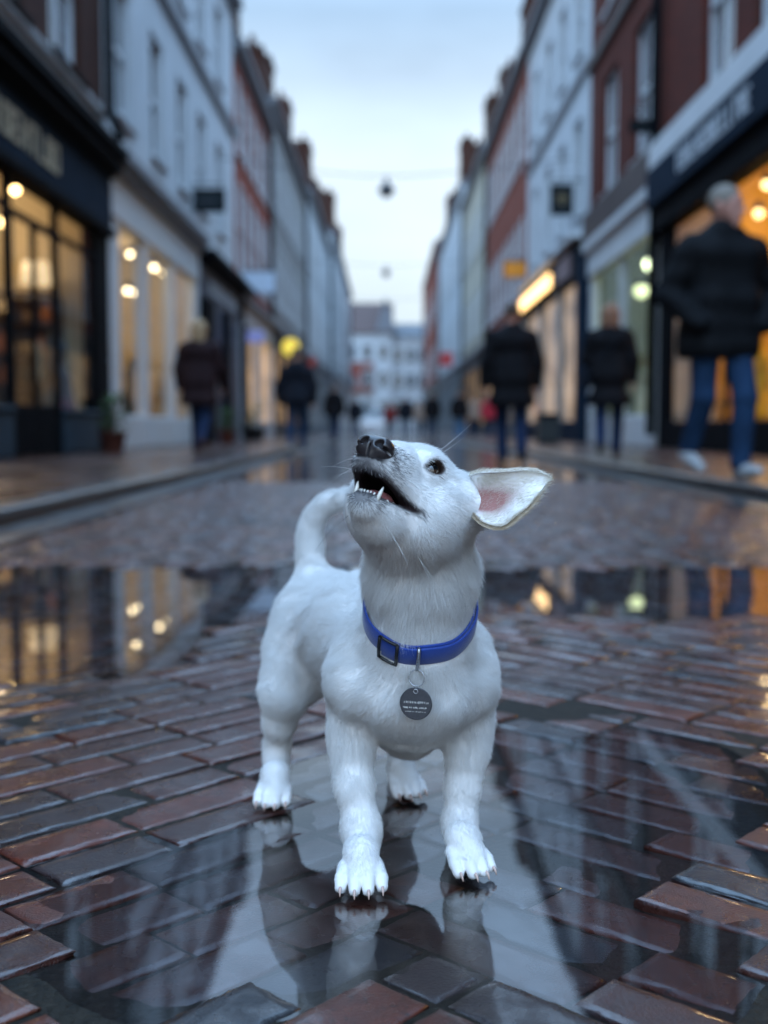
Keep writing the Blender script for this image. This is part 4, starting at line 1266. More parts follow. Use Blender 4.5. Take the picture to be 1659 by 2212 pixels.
    wood_floor = paint('oak_floor', (.22, .12, .06), .4, .3, 4)
    wood = paint('walnut_wood', (.08, .040, .020), .45, .3, 5)

    # =============================================== left side
    s, L = -1, FL
    # --- brown brick house over the navy shop
    y0, y1 = -2.0, 16.9
    wy = [15.0, 12.55, 10.1, 7.65, 5.2, 2.75, .3]
    holes = [(y-.72, y+.72, z, z+hh) for y in wy for z, hh in ((5.0, 2.25), (8.35, 1.9))]
    A = shell('brown_brick_house', 'dark brown brick house with white sash windows above the navy shopfront with gold lettering', s, L, y0, y1, 11.0, b_brown, 4.95, holes, chimneys=((9., 2.2, 1.4, 13.4),))
    for y in wy:
        for z, hh in ((5.0, 2.25), (8.35, 1.9)): window_part(A, s, L, y, z, 1.44, hh, white2, p_pale, black)
    MB().box((S(s,L,.0), y0, 4.05), (S(s,L,.16), y1, 4.9495)).build('stucco_band', stone, A)
    MB().box((S(s,L,-.06), y0, 4.83), (S(s,L,-.003), y1, 4.944), .02).build('sill_course', stone, A)
    mb = MB()
    mb.box((S(s,L,-.10), y0, 3.27), (S(s,L,.16), y1, 3.98)); mb.build('fascia', navy, A)
    mb = MB()
    mb.box((S(s,L,-.36), y0, 4.22), (S(s,L,-.003), y1, 4.40), .03); mb.box((S(s,L,-.28), y0, 4.06), (S(s,L,-.004), y1, 4.218), .03); mb.box((S(s,L,-.18), y0, 3.985), (S(s,L,-.005), y1, 4.058))
    mb.build('cornice', black, A)
    MB().box((S(s,L,-.16), y0, 3.14), (S(s,L,.14), y1, 3.265), .02).build('beam', black, A)
    letters(A, s, L, 11.9, 14.3, 3.62, .34, gold, 3, -.102)
    MB().box((S(s,L,-.05), 16.15, PAVE_Z), (S(s,L,.15), 16.86, 4.055), .03).build('pilaster', black, A)
    MB().box((S(s,L,-.03), 14.30, PAVE_Z), (S(s,L,.05), 14.40, 3.138), .02).build('pilaster', black, A)
    MB().box((S(s,L,-.03), 12.50, PAVE_Z), (S(s,L,.05), 12.60, 3.138), .02).build('pilaster', black, A)
    MB().box((S(s,L,-.12), 9.3, PAVE_Z), (S(s,L,.13), 9.5, 3.138), .02).build('pilaster', black, A)
    for a, b_ in ((14.41, 16.14), (9.5, 12.49)):
        MB().box((S(s,L,-.05), a+.002, PAVE_Z), (S(s,L,.12), b_-.002, .60), .02).box((S(s,L,-.08), a+.003, .602), (S(s,L,.12), b_-.003, .66), .015).build('stall_riser', paint('slate_blue_paint', (.022, .042, .062), .6, .2, 3, spec=.15), A)
        MB().box((S(s,L,-.02), a, 2.74), (S(s,L,.02), b_, 2.81)).build('transom', black, A)
        MB().add([(S(s,L,.0), a, .66), (S(s,L,.0), b_, .66), (S(s,L,.0), b_, 3.14), (S(s,L,.0), a, 3.14)], [(0,1,2,3)]).build('shop_pane', shopglass, A)
    # double door with dark lower panel
    mb = MB()
    for a, b_ in ((12.62, 13.44), (13.46, 14.28)):
        mb.box((S(s,L,-.02), a, PAVE_Z+.02), (S(s,L,.03), b_, .68)); mb.box((S(s,L,-.02), a, 2.72), (S(s,L,.03), b_, 2.80)); mb.box((S(s,L,-.019), a, .68), (S(s,L,.029), a+.045, 2.72)); mb.box((S(s,L,-.019), b_-.045, .68), (S(s,L,.029), b_, 2.72))
    dr = mb.build('door', black, A)
    g_ = MB().add([(S(s,L,.005), 12.6, .68), (S(s,L,.005), 14.3, .68), (S(s,L,.005), 14.3, 3.14), (S(s,L,.005), 12.6, 3.14)], [(0,1,2,3)]).build('door_pane', shopglass, A)
    h_ = MB().tube([(S(s,L,-.05), 13.40, .95), (S(s,L,-.06), 13.40, 1.0), (S(s,L,-.06), 13.40, 1.35), (S(s,L,-.05), 13.40, 1.4)], .014, 8).build('handle', gold, A)
    h_.parent = dr; h_.matrix_parent_inverse = Matrix.Identity(4); g_.parent = dr; g_.matrix_parent_inverse = Matrix.Identity(4)
    room(A, s, L, 9.4, 16.5, 3.9, wall_amber, wood_floor, 4.6)
    shop_light(s, L, 13.4, 3.1, 30, (1, .72, .40), .2, 2.6); shop_light(s, L, 15.5, 3.3, 22, (1, .74, .46), .2, 1.4)
    MB().box((S(s,L,-.14), 16.62, .1), (S(s,L,-.02), 16.74, 11.0)).build('downpipe', black, A) if 0 else None
    MB().tube([(S(s,L,-.30), 16.72, PAVE_Z+4.4), (S(s,L,-.12), 16.80, 4.9), (S(s,L,-.12), 16.80, 10.9)], .07, 10).build('downpipe', black, A)
    MB().box((S(s,L,-.62), y0, PAVE_Z-.003), (S(s,L,.0), 9.3, 3.13)) if 0 else None
    mb = MB(); mb.box((S(s,L,0), y0, PAVE_Z), (S(s,L,.1), 9.3, 3.138)); mb.build('side_panel', navy, A)

    # --- white house
    y0, y1 = 16.95, 31.2
    wy = [18.25, 20.9, 23.45, 25.9, 28.6]
    holes = [(y-.58, y+.58, z, z+hh) for y in wy for z, hh in ((5.15, 2.1), (8.75, 1.75))]
    Bh = shell('white_house', 'tall white stucco house with five sash windows a floor, beyond the brown brick one', s, L, y0, y1, 11.35, white, 4.5, holes)
    for y in wy:
        for z, hh in ((5.15, 2.1), (8.75, 1.75)): window_part(Bh, s, L, y, z, 1.16, hh, white2, p_day, white)
    string_course(Bh, s, L, y0, y1, 8.05, 8.28, leadg, .12)
    MB().box((S(s,L,-.32), y0+.03, 4.26), (S(s,L,-.003), 24.85, 4.46), .03).box((S(s,L,-.22), y0+.03, 4.12), (S(s,L,-.004), 24.85, 4.258), .03).build('cornice', leadg, Bh)
    MB().box((S(s,L,-.08), y0+.03, 3.52), (S(s,L,.16), 24.85, 4.118)).build('fascia', white2, Bh)
    for a, b_ in ((16.98, 17.6), (19.35, 19.7), (21.85, 22.2), (24.3, 25.0)):
        MB().box((S(s,L,-.04), a, PAVE_Z), (S(s,L,.13), b_, 3.515), .025).build('pilaster', white2, Bh)
    for a, b_ in ((17.6, 19.35), (19.7, 21.85), (22.2, 24.3)):
        MB().box((S(s,L,-.06), a+.002, PAVE_Z), (S(s,L,.12), b_-.002, .62), .02).build('stall_riser', white2, Bh)
        MB().add([(S(s,L,.02), a, .62), (S(s,L,.02), b_, .62), (S(s,L,.02), b_, 3.52), (S(s,L,.02), a, 3.52)], [(0,1,2,3)]).build('shop_pane', shopglass, Bh)
    room(Bh, s, L, 17.2, 24.9, 4.0, wall_cream, wood_floor, 3.2)
    shop_light(s, L, 19.3, 3.3, 42, (1, .72, .38), .2, 1.6); shop_light(s, L, 22.6, 3.3, 36, (1, .74, .42), .2, 1.6)
    # navy shop in its far bay
    a, b_ = 25.05, 32.6
    MB().box((S(s,L,-.42), a, 4.05), (S(s,L,-.003), b_, 4.25), .03).box((S(s,L,-.25), a, 3.92), (S(s,L,-.004), b_, 4.048), .02).build('cornice', black, Bh)
    MB().box((S(s,L,-.10), a, 3.25), (S(s,L,.0), b_, 3.918)).build('fascia', paint('slate_fascia', (.09, .10, .125), .6, .15, 2, spec=.2), Bh)
    letters(Bh, s, L, 26.2, 30.6, 3.58, .30, offwhite, 8, -.102)
    for a2, b2 in ((25.05, 26.3), (28.4, 28.9), (31.4, 32.6)): MB().box((S(s,L,-.2), a2, PAVE_Z), (S(s,L,.1), b2, 3.248), .02).build('pilaster', black, Bh)
    MB().box((S(s,L,-.08), 26.3, PAVE_Z), (S(s,L,.0), 28.4, 3.246)).box((S(s,L,-.08), 28.9, PAVE_Z), (S(s,L,.0), 31.4, 3.246)).build('shutter', paint('deep_blue_door', (.012, .035, .075), .4, .2, 2), Bh)

    # --- red brick house
    def plain_house(name, label, s, L, y0, y1, H, wallm, wins, frame, pane, sillm, w, floors, chim=(), gh=4.2, shopm=None, shopc=None, cornm=None, style='sash', glowm=None):
        holes = [(y-w/2, y+w/2, z, z+hh) for y in wins for z, hh in floors]
        b = shell(name, label, s, L, y0, y1, H, wallm, gh, holes, chimneys=chim, cornm=cornm)
        for y in wins:
            for z, hh in floors: window_part(b, s, L, y, z, w+.02, hh+.02, frame, pane, sillm, style, depth=-.004)
        # ground-floor shop
        MB().box((S(s,L,-.30), y0+.02, gh-.22), (S(s,L,-.003), y1-.02, gh-.02), .02).build('cornice', cornm or leadg, b)
        MB().box((S(s,L,-.10), y0+.02, gh-.85), (S(s,L,.1), y1-.02, gh-.222)).build('fascia', shopm, b)
        n = max(2, int((y1-y0)/3.2)); st = (y1-y0)/n
        for k in range(n+1):
            yc = min(max(y0+k*st, y0+.22), y1-.22)
            MB().box((S(s,L,-.14), yc-.2, PAVE_Z), (S(s,L,.12), yc+.2, gh-.852), .02).build('pilaster', shopm, b)
        MB().box((S(s,L,-.08), y0+.02, PAVE_Z), (S(s,L,.09), y1-.02, .62)).build('stall_riser', shopm, b)
        MB().box((S(s,L,.03), y0+.02, .62), (S(s,L,.05), y1-.02, gh-.852)).build('shop_pane', glowm or p_dark, b)
        MB().tube([(S(s,L,-.10), y1-.12, .3), (S(s,L,-.10), y1-.12, H-.2)], .075, 8).build('downpipe', black, b)
        return b
    lit1 = None
    def lit_pane(name, c, e):
        """a lit shop window far down the street: glass in front of a bright interior"""
        if name in _M: return _M[name]
        t = NT(name); f = t.noise(1.1, 4)
        col = t.ramp(f, [(.35, tuple(x*.25 for x in c)), (.62, c)])
        t.bsdf((.05, .05, .05), .1, None, Emission_Color=col, Emission_Strength=e, IOR=1.5); _M[name] = t.done(); return _M[name]
    lp_warm = lit_pane('lit_shop_window', (1, .62, .30), .55)
    lp_cool = lit_pane('lit_shop_window_cool', (.75, .85, .95), .30)
    C_ = plain_house('red_brick_house', 'red brick house with close-set white sash windows, past the white house', -1, FL, 31.25, 40.5, 10.5, b_red, [32.5, 34.3, 36.1, 37.9, 39.5], white2, p_pale, white2, 1.05, ((4.7, 2.4), (7.9, 2.0)),
                     ((32.2, .02, 1.7, 12.7), (39.4, .02, 1.5, 12.7)), 4.1, paint('pale_shopfront', (.42, .43, .45), .5), glowm=lp_warm)
    # slate mansard of the red house
    mb = MB(); mb.add([(S(-1,FL,-.2),31.26,10.67),(S(-1,FL,.9),31.26,12.3),(S(-1,FL,.9),40.49,12.3),(S(-1,FL,-.2),40.49,10.67),(S(-1,FL,2.5),31.26,12.3),(S(-1,FL,2.5),40.49,12.3),(S(-1,FL,2.5),31.26,10.67),(S(-1,FL,2.5),40.49,10.67)], [(0,1,2,3),(1,4,5,2),(0,6,4,1),(3,2,5,7)]); mb.build('mansard', slate, C_)
    D_ = plain_house('grey_stucco_house', 'grey stucco house with narrow windows, beyond the red brick house', -1, FL, 40.55, 58, 11.6, greyst, [42 + 1.75*k for k in range(9)], white2, p_day, greyst, .95, ((4.8, 2.2), (8.2, 2.0)),
                     ((42, .02, 1.5, 13.2), (50, .02, 1.8, 13.9), (57, .02, 1.6, 13.6)), 4.1, paint('black_shopfront', (.03, .032, .036), .5), glowm=lp_warm)
    E_ = plain_house('white_terrace_house', 'white stucco terrace house with dark dormers, far down the street', -1, FL-.15, 58.05, 80, 12.1, white, [59.8 + 2.2*k for k in range(9)], white2, p_day, white, 1.05, ((4.9, 2.2), (8.4, 2.1)),
                     ((61, .02, 2.4, 14.8), (67, .02, 2.0, 14.2), (75, .02, 2.4, 15.2)), 4.1, paint('blue_grey_shopfront', (.14, .17, .20), .5), glowm=lp_cool)
    F_ = plain_house('pale_corner_house', 'pale stucco house at the far end of the row', -1, FL-.35, 80.05, 118, 13.6, paint('pale_stone_stucco', (.40, .42, .43), .8, .1, 1.1, streak=True), [82.5 + 3.0*k for k in range(12)], white2, p_day, white, 1.2, ((5.2, 2.4), (9.4, 2.2)),
                     ((84, .02, 2.8, 16.8), (97, .02, 2.8, 16.6)), 4.3, paint('pale_shopfront', (.42, .43, .45), .5), glowm=lp_cool)

    # =============================================== right side
    s, L = 1, FR
    y0, y1 = -2.0, 19.65
    wy = [16.5, 14.1, 11.7, 9.3, 6.9, 4.5, 2.1]
    holes = [(y-.75, y+.75, z, z+hh) for y in wy for z, hh in ((5.22, 2.5), (8.95, 2.0))]
    t = NT('linen_blind'); a_ = t.n('ShaderNodeBsdfDiffuse'); a_.inputs[0].default_value = (.62, .55, .43, 1); b__ = t.n('ShaderNodeBsdfTranslucent'); b__.inputs[0].default_value = (.66, .55, .40, 1)
    mxl = t.n('ShaderNodeMixShader'); mxl.inputs[0].default_value = .5; t.l(a_.outputs[0], mxl.inputs[1]); t.l(b__.outputs[0], mxl.inputs[2]); linen = t.done(mxl)
    R1 = shell('dark_red_brick_house', 'dark red brick house with big white windows above the amber-lit shop', s, L, y0, y1, 12.4, b_dark, 5.15, holes, chimneys=((10., 2.2, 1.4, 14.8),))
    for y in wy:
        for z, hh in ((5.22, 2.5), (8.95, 2.0)): window_part(R1, s, L, y, z, 1.5, hh, white2, p_pale, white2)
    MB().box((S(s,L,-.24), y0, 4.66), (S(s,L,.16), y1-.02, 5.10), .03).box((S(s,L,-.12), y0, 5.102), (S(s,L,.16), y1-.02, 5.15)).build('white_cornice', white2, R1)
    MB().box((S(s,L,-.27), y0, 4.05), (S(s,L,.16), y1-.02, 4.655)).build('fascia', navy, R1)
    letters(R1, s, L-.27, 14.1, 17.6, 4.36, .30, offwhite, 5, -.002)
    MB().box((S(s,L,-.16), y0, 3.66), (S(s,L,.14), y1-.04, 4.046), .02).build('beam', black, R1)
    MB().box((S(s,L,-.05), 18.85, PAVE_Z), (S(s,L,.13), 19.5, 3.658), .03).build('pilaster', black, R1)
    MB().box((S(s,L,-.02), 15.75, PAVE_Z), (S(s,L,.03), 15.83, 3.658), .02).build('mullion', black, R1)
    MB().box((S(s,L,-.02), 12.85, PAVE_Z), (S(s,L,.03), 12.93, 3.658), .02).build('mullion', black, R1)
    MB().box((S(s,L,-.06), 8.0, PAVE_Z), (S(s,L,.12), 18.85, .52), .02).build('stall_riser', black, R1)
    MB().add([(S(s,L,.005), 8.0, .52), (S(s,L,.005), 18.85, .52), (S(s,L,.005), 18.85, 3.66), (S(s,L,.005), 8.0, 3.66)], [(0,1,2,3)]).build('shop_pane', shopglass, R1)
    mb = MB(); mb.box((S(s,L,0), y0, PAVE_Z), (S(s,L,.1), 8.0, 3.658)); mb.build('side_panel', navy, R1)
    room(R1, s, L, 8.1, 19.3, 4.6, wall_gold, wood_floor, 4.6)
    shop_light(s, L, 12.2, 3.4, 85, (1, .60, .14), .2, 2.6); shop_light(s, L, 15.0, 3.3, 85, (1, .62, .16), .2, 2.4); shop_light(s, L, 17.6, 3.6, 70, (1, .72, .38), .2, 1.3)
    MB().box((S(s,L,.05), 16.5, .53), (S(s,L,.06), 18.82, 3.62)).build('window_blind', linen, R1)
    MB().tube([(S(s,L,-.12), 19.72, .3), (S(s,L,-.12), 19.72, 12.3)], .08, 10).build('downpipe', black, R1)

    # --- brown brick house over the white shop
    y0, y1 = 19.70, 26.65
    wy = [21.25, 24.35]
    holes = [(y-.78, y+.78, z, z+hh) for y in wy for z, hh in ((5.30, 2.45), (9.05, 2.0))]
    R2 = shell('narrow_brown_brick_house', 'narrow dark brown brick house above the white shop with greenish lights', s, L, y0, y1, 12.2, b_dark, 5.22, holes, chimneys=())
    for y in wy:
        for z, hh in ((5.30, 2.45), (9.05, 2.0)): window_part(R2, s, L, y, z, 1.56, hh, white2, p_pale, white2)
    string_course(R2, s, L, y0, y1, 8.35, 8.6, brown_fascia, .1)
    MB().box((S(s,L,-.16), y0+.03, 4.52), (S(s,L,.16), y1-.02, 5.219), .03).build('brown_band', brown_fascia, R2)
    MB().box((S(s,L,-.22), y0+.03, 4.30), (S(s,L,.16), y1-.02, 4.518), .03).box((S(s,L,-.10), y0+.03, 3.78), (S(s,L,.14), y1-.02, 4.298)).build('fascia', white2, R2)
    for a, b_ in ((19.75, 20.4), (22.9, 23.0), (25.8, 26.3)): MB().box((S(s,L,-.04), a, PAVE_Z), (S(s,L,.12), b_, 3.778), .02).build('pilaster', white2, R2)
    MB().box((S(s,L,-.06), 20.4, PAVE_Z), (S(s,L,.1), 25.8, .66), .02).build('stall_riser', white2, R2)
    MB().add([(S(s,L,.02), 20.4, .66), (S(s,L,.02), 25.8, .66), (S(s,L,.02), 25.8, 3.78), (S(s,L,.02), 20.4, 3.78)], [(0,1,2,3)]).build('shop_pane', shopglass, R2)
    room(R2, s, L, 19.9, 26.4, 4.3, wall_grey, wood_floor, 3.4)
    shop_light(s, L, 23.0, 3.5, 60, (.9, 1.0, .62), .2, 1.6)
    MB().box((S(s,L,-.22), 26.3, PAVE_Z), (S(s,L,.1), 27.15, 4.50), .02).build('party_pilaster', navy, R2)

    # --- white house with the glowing strip
    y0, y1 = 26.70, 38.3
    wy = [28.4, 31.0, 33.6, 36.4]
    holes = [(y-.6, y+.6, z, z+hh) for y in wy for z, hh in ((5.5, 2.3), (9.3, 2.0))]
    R3 = shell('white_rendered_house', 'white rendered house with the glowing strip on its dark shop fascia', s, L, y0, y1, 12.5, white, 4.95, holes)
    for y in wy:
        for z, hh in ((5.5, 2.3), (9.3, 2.0)): window_part(R3, s, L, y, z, 1.2, hh, white2, p_day, white)
    string_course(R3, s, L, y0, y1, 8.55, 8.75, leadg, .10)
    MB().box((S(s,L,-.34), y0+.5, 4.80), (S(s,L,-.003), y1-.02, 4.948), .03).build('white_cornice', white2, R3)
    MB().box((S(s,L,-.16), y0+.5, 3.95), (S(s,L,.1), y1-.02, 4.79)).build('fascia', black, R3)
    MB().box((S(s,L,-.20), 28.2, 4.10), (S(s,L,-.162), 30.4, 4.66)).build('sign_panel', paint('rose_sign_panel', (.22, .15, .16), .5, .15, 2), R3)
    MB().box((S(s,L,-.26), 31.6, 4.19), (S(s,L,-.162), 38.1, 4.60), .05).build('light_strip', glow('light_strip', (1, .60, .20), 2.6), R3)
    for a, b_ in ((30.3, 30.7), (34.0, 34.3), (37.7, 38.25)): MB().box((S(s,L,-.12), a, PAVE_Z), (S(s,L,.1), b_, 3.948), .02).build('pilaster', greyst, R3)
    MB().box((S(s,L,-.10), 27.2, PAVE_Z), (S(s,L,.1), 38.2, .6), .02).build('stall_riser', navy, R3)
    MB().box((S(s,L,.03), 27.2, .6), (S(s,L,.05), 38.2, 3.948)).build('shop_pane', lit_pane('lit_shop_window_peach', (1, .72, .50), .42), R3)

    R4 = plain_house('red_terrace_house', 'tall red brick terrace house with pale windows, behind the orange sign', 1, FR, 38.35, 53.5, 12.6, b_pink, [39.8 + 1.85*k for k in range(8)], white2, p_pale, white2, 1.05, ((5.0, 2.5), (9.4, 2.3)),
                     ((39.8, .02, 1.9, 14.5), (48, .02, 1.6, 14.6)), 4.3, paint('grey_shopfront', (.12, .13, .14), .5), glowm=lp_warm)
    R5 = plain_house('cream_house', 'cream stucco house far along the row, past the red brick terrace', 1, FR, 53.55, 70, 13.2, cream, [55.2 + 2.0*k for k in range(8)], white2, p_day, cream, 1.0, ((5.0, 2.4), (9.2, 2.1)),
                     ((55, .02, 2.0, 15.4), (63, .02, 2.0, 15.2)), 4.3, paint('black_shopfront', (.03, .032, .036), .5), glowm=lp_warm)
    R6 = plain_house('tall_white_house', 'tall white house near the far end, opposite the pale corner house', 1, FR-.1, 70.05, 100, 14.8, white, [72 + 2.6*k for k in range(11)], white2, p_day, white, 1.1, ((5.2, 2.4), (9.8, 2.2)),
                     ((72, .02, 2.8, 17.6), (88, .02, 2.8, 17.4)), 4.3, paint('blue_grey_shopfront', (.14, .17, .20), .5), glowm=lp_cool)
    R7 = plain_house('far_red_house', 'thin strip of red brick house at the street bend', 1, FR-.25, 100.05, 134, 16.2, b_red, [103 + 3.2*k for k in range(10)], white2, p_pale, white2, 1.2, ((5.5, 2.6), (10.5, 2.4)),
                     (), 4.5, paint('grey_shopfront', (.12, .13, .14), .5), glowm=lp_cool)

    # --- houses closing the street
    def end_house(name, label, x0, x1, Y, H, ridge, wallm, frame, pane, cols, rows, w, h, roofm, gable=None, brick_bay=None):
        b = thing(name, ((x0+x1)/2, Y, 0), label, 'building')
        mb = MB(); mb.box((x0, Y, 0), (x1, Y+8, H)); mb.build('wall', wallm, b)
        mb = MB()
        mb.add([(x0-.2,Y-.3,H+.002),(x1+.2,Y-.3,H+.002),(x1+.2,Y+8,H+.002),(x0-.2,Y+8,H+.002),(x0-.2,Y+4,ridge),(x1+.2,Y+4,ridge)], [(0,1,5,4),(2,3,4,5),(0,4,3),(1,2,5)])
        rf = mb.build('roof', roofm, b)
        if gable:
            gx_, gw, gz = gable
            mb = MB(); v = [(gx_-gw, Y-.05, H), (gx_+gw, Y-.05, H), (gx_, Y-.05, gz), (gx_-gw, Y+3, H), (gx_+gw, Y+3, H), (gx_, Y+3, gz)]
            mb.add(v, [(0,1,2),(0,2,5,3),(1,4,5,2)]); mb.build('gable', paint('lead_grey', (.16,.17,.19), .55), b)
        if brick_bay:
            a, c, z0, z1 = brick_bay
            mb = MB(); mb.box((a, Y-.35, z0), (c, Y-.004, z1)); mb.build('brick_bay', b_end, b)
        for r in rows:
            for k in range(cols):
                xc = x0 + (k+.5)*(x1-x0)/cols
                inbay = brick_bay and brick_bay[0] < xc < brick_bay[1] and brick_bay[2] < r + h/2 < brick_bay[3]
                yy = Y - (.36 if inbay else .012)
                mb = MB(); fw = .1
                mb.box((xc-w/2-fw, yy-.06, r-fw), (xc-w/2, yy, r+h+fw)); mb.box((xc+w/2, yy-.06, r-fw), (xc+w/2+fw, yy, r+h+fw)); mb.box((xc-w/2, yy-.06, r+h), (xc+w/2, yy, r+h+fw)); mb.box((xc-w/2, yy-.06, r-fw), (xc+w/2, yy, r)); mb.box((xc-.03, yy-.05, r), (xc+.03, yy-.003, r+h))
                o = mb.build('window', frame, b)
                pn = MB().add([(xc-w/2, yy-.02, r), (xc+w/2, yy-.02, r), (xc+w/2, yy-.02, r+h), (xc-w/2, yy-.02, r+h)], [(0,1,2,3)]).build('pane', pane, b)
                pn.parent = o; pn.matrix_parent_inverse = Matrix.Identity(4)
        return b
    end_house('gabled_end_house', 'white house with brown tiled roof and brick bay closing the street', -5.2, .6, 138, 11.6, 15.6, white, white2, p_day, 3, (2.0, 5.4, 8.6), 1.0, 1.7, paint('brown_roof_tiles', (.075, .045, .04), .7, .2, 3), (-.1, 1.3, 16.0), (-4.6, -1.6, 4.6, 8.2))
    end_house('low_white_end_house', 'low white house with grey roof beside the gabled one closing the street', .65, 6.5, 139, 11.2, 13.2, white, white2, p_day, 4, (2.0, 5.2, 8.3), .9, 1.7, slate)
# ------------------------------------------------------------------ people
def make_person(label, pos, heading, height=1.72, res=.013, stride=.5, phase=1, arms=('swing', 'swing'), coat='jacket', coat_hem=.80, coatm=None, trousm=None, shoem=None,
                skinm=None, hairm=None, hair='short', head_turn=0., bulk=1.0, group=None, hood=False, bag=None, lean=.03, collar=True):
    k = height/1.75
    f = np.array([math.sin(heading), -math.cos(heading), 0]); l = np.array([math.cos(heading), math.sin(heading), 0]); u = np.array([0, 0, 1.])
    o = np.asarray(pos, float)
    W = lambda a, b, c: o + k*(a*f + b*l + c*u)
    root = thing('person', tuple(o), label, 'person', group)
    def part(name, prims, m, r=None, cut=None):
        fn = union(prims)
        g = fn if cut is None else (lambda p: smax(fn(p), cut(p), .01))
        lo, hi = bounds(prims, .03)
        V, Q = nets(g, lo, hi, r or res, smooth=1)
        return link(name, mesh_np(name, V, Q), m, root)
    st = stride
    legs = []
    for sgn in (1, -1):
        a = st*.5*sgn*phase                                 # +: this leg is in front
        hip = (0.0, .095*sgn, .93)
        if a >= 0: foot = (a*.62, .085*sgn, .085); knee = (a*.45+.05, .095*sgn, .50); pitch = .12
        else: foot = (a*.75, .085*sgn, .085 + min(.10, -a*.35)); knee = (a*.15+.03, .095*sgn, .50); pitch = -.45*min(1, -a*3)
        legs.append((sgn, hip, knee, foot, pitch))
    hx = lean
    # body: head with face, neck, hands
    ht = head_turn
    hf = np.array([math.cos(ht), math.sin(ht)]);                    # forward / left in the body frame
    HW = lambda a, b, c: W(hx + .02 + 1.1*(a*hf[0] - b*hf[1]), 1.1*(a*hf[1] + b*hf[0]), 1.62 + 1.1*c)
    head = [('e', HW(0, 0, .035), np.array((.098, .078, .105))*k, 0, np.stack([hf[0]*f + hf[1]*l, -hf[1]*f + hf[0]*l, u])),
            ('c', HW(.045, 0, -.03), HW(.058, 0, -.072), .052*k, .032*k, .03), ('c', HW(.088, 0, .015), HW(.106, 0, -.018), .010*k, .014*k, .012),
            ('c', HW(.082, .032, .035), HW(.086, .02, .038), .012*k, .01*k, .012), ('c', HW(.082, -.032, .035), HW(.086, -.02, .038), .012*k, .01*k, .012),
            ('c', HW(.088, .018, -.050), HW(.088, -.018, -.050), .009*k, .009*k, .010),
            ('c', HW(-.005, .076, .03), HW(.004, .080, -.01), .020*k, .013*k, .006), ('c', HW(-.005, -.076, .03), HW(.004, -.080, -.01), .020*k, .013*k, .006),
            ('c', HW(-.02, 0, -.05), W(hx-.01, 0, 1.42), .056*k, .066*k, .03)]
    arm_pts = []
    for sgn, mode in zip((1, -1), arms):
        sh = (hx, .180*sgn*bulk, 1.385)
        if mode == 'pocket': el, wr = (hx-.07, .285*sgn*bulk, 1.12), (hx+.09, .20*sgn*bulk, .96)
        elif mode == 'fwd': el, wr = (hx+.02, .245*sgn*bulk, 1.14), (hx+.22, .20*sgn, 1.02)
        elif mode == 'hang': el, wr = (hx-.02, .25*sgn*bulk, 1.13), (hx+.02, .25*sgn*bulk, .89)
        else:
            sw = -st*.30*sgn*phase
            el, wr = (hx+sw*.5-.02, .25*sgn*bulk, 1.13), (hx+sw*1.1+.05, .235*sgn*bulk, .90)
        arm_pts.append((sgn, mode, sh, el, wr))
    hands = []
    for sgn, mode, sh, el, wr in arm_pts:
        if mode == 'pocket': continue
        d = nrmz(np.array(wr) - np.array(el)); a = np.array(wr)
        inw = np.array([0, -sgn, 0.]); fr = nrmz(np.cross(d, inw)*sgn)
        if fr[0] < 0: fr = -fr
        P = lambda x, y, z: W(*(a + d*x + fr*y + inw*z))
        hands += [('c', P(0, 0, 0), P(.035, 0, 0), .026*k, .030*k, .02), ('c', P(.03, .012, 0), P(.075, .016, .002), .026*k, .022*k, .02), ('c', P(.03, -.012, 0), P(.072, -.018, .002), .024*k, .018*k, .02)]
        for q, (yo, ln) in enumerate(((.030, .070), (.011, .080), (-.009, .074), (-.028, .058))):
            m_ = P(.078 + ln*.5, yo, .008); hands += [('c', P(.076, yo*.85, .003), m_, .0098*k, .0092*k, .004), ('c', m_, P(.074 + ln*.92, yo*.9, .032), .0092*k, .0075*k, .004)]
        hands += [('c', P(.022, .022, .005), P(.058, .050, .016), .0125*k, .0105*k, .008), ('c', P(.058, .050, .016), P(.088, .052, .030), .0105*k, .0085*k, .004)]
    core = head + [('c', W(hx, .06, 1.36), W(hx, -.06, 1.36), .10*k, .10*k, .05), ('c', W(hx, 0, 1.30), W(0, 0, .98), .11*k, .11*k, .05)]
    for sgn, mode, sh, el, wr in arm_pts: core += [('c', W(*sh), W(*el), .048*k, .040*k, .03), ('c', W(*el), W(*wr), .040*k, .027*k, .01)]
    near = res < .02
    V, Q = nets(union(core + (hands if near else [])), *bounds(core + hands, .02), .006 if near else .018)
    link('body', mesh_np('body', V, Q), skinm, root)
    # trousers
    pr = [('e', W(0, 0, .95), np.array((.115, .165*bulk, .13))*k, 0, np.stack([f, l, u]))]
    for sgn, hip, knee, foot, pt in legs:
        pr += [('c', W(*hip), W(*knee), .098*k, .074*k, .02), ('c', W(*knee), W(foot[0]-.015, foot[1], foot[2]+.02), .074*k, .063*k, .02)]
    part('trousers', pr, trousm)
    for sgn, hip, knee, foot, pt in legs:
        c, s_ = math.cos(pt), math.sin(pt)
        F_ = lambda a, z: W(foot[0] + a*c - z*s_ , foot[1] + .012*sgn, foot[2] - .04 + z*c + a*s_)
        pr = [('c', F_(-.05, .0), F_(.06, .0), .042*k, .044*k, 0), ('c', F_(.06, .0), F_(.165, -.008), .044*k, .033*k, .02), ('c', F_(-.02, .02), W(foot[0]-.02, foot[1], foot[2]+.05), .046*k, .046*k, .02)]
        zmin = min(x[1][2]-x[3] for x in pr)
        base_z = o[2] + .002
        cutf = lambda p, z0=base_z: z0 - p[:, 2]
        part('shoe', pr, shoem, min(res, .010), cutf)
    # coat
    b = bulk
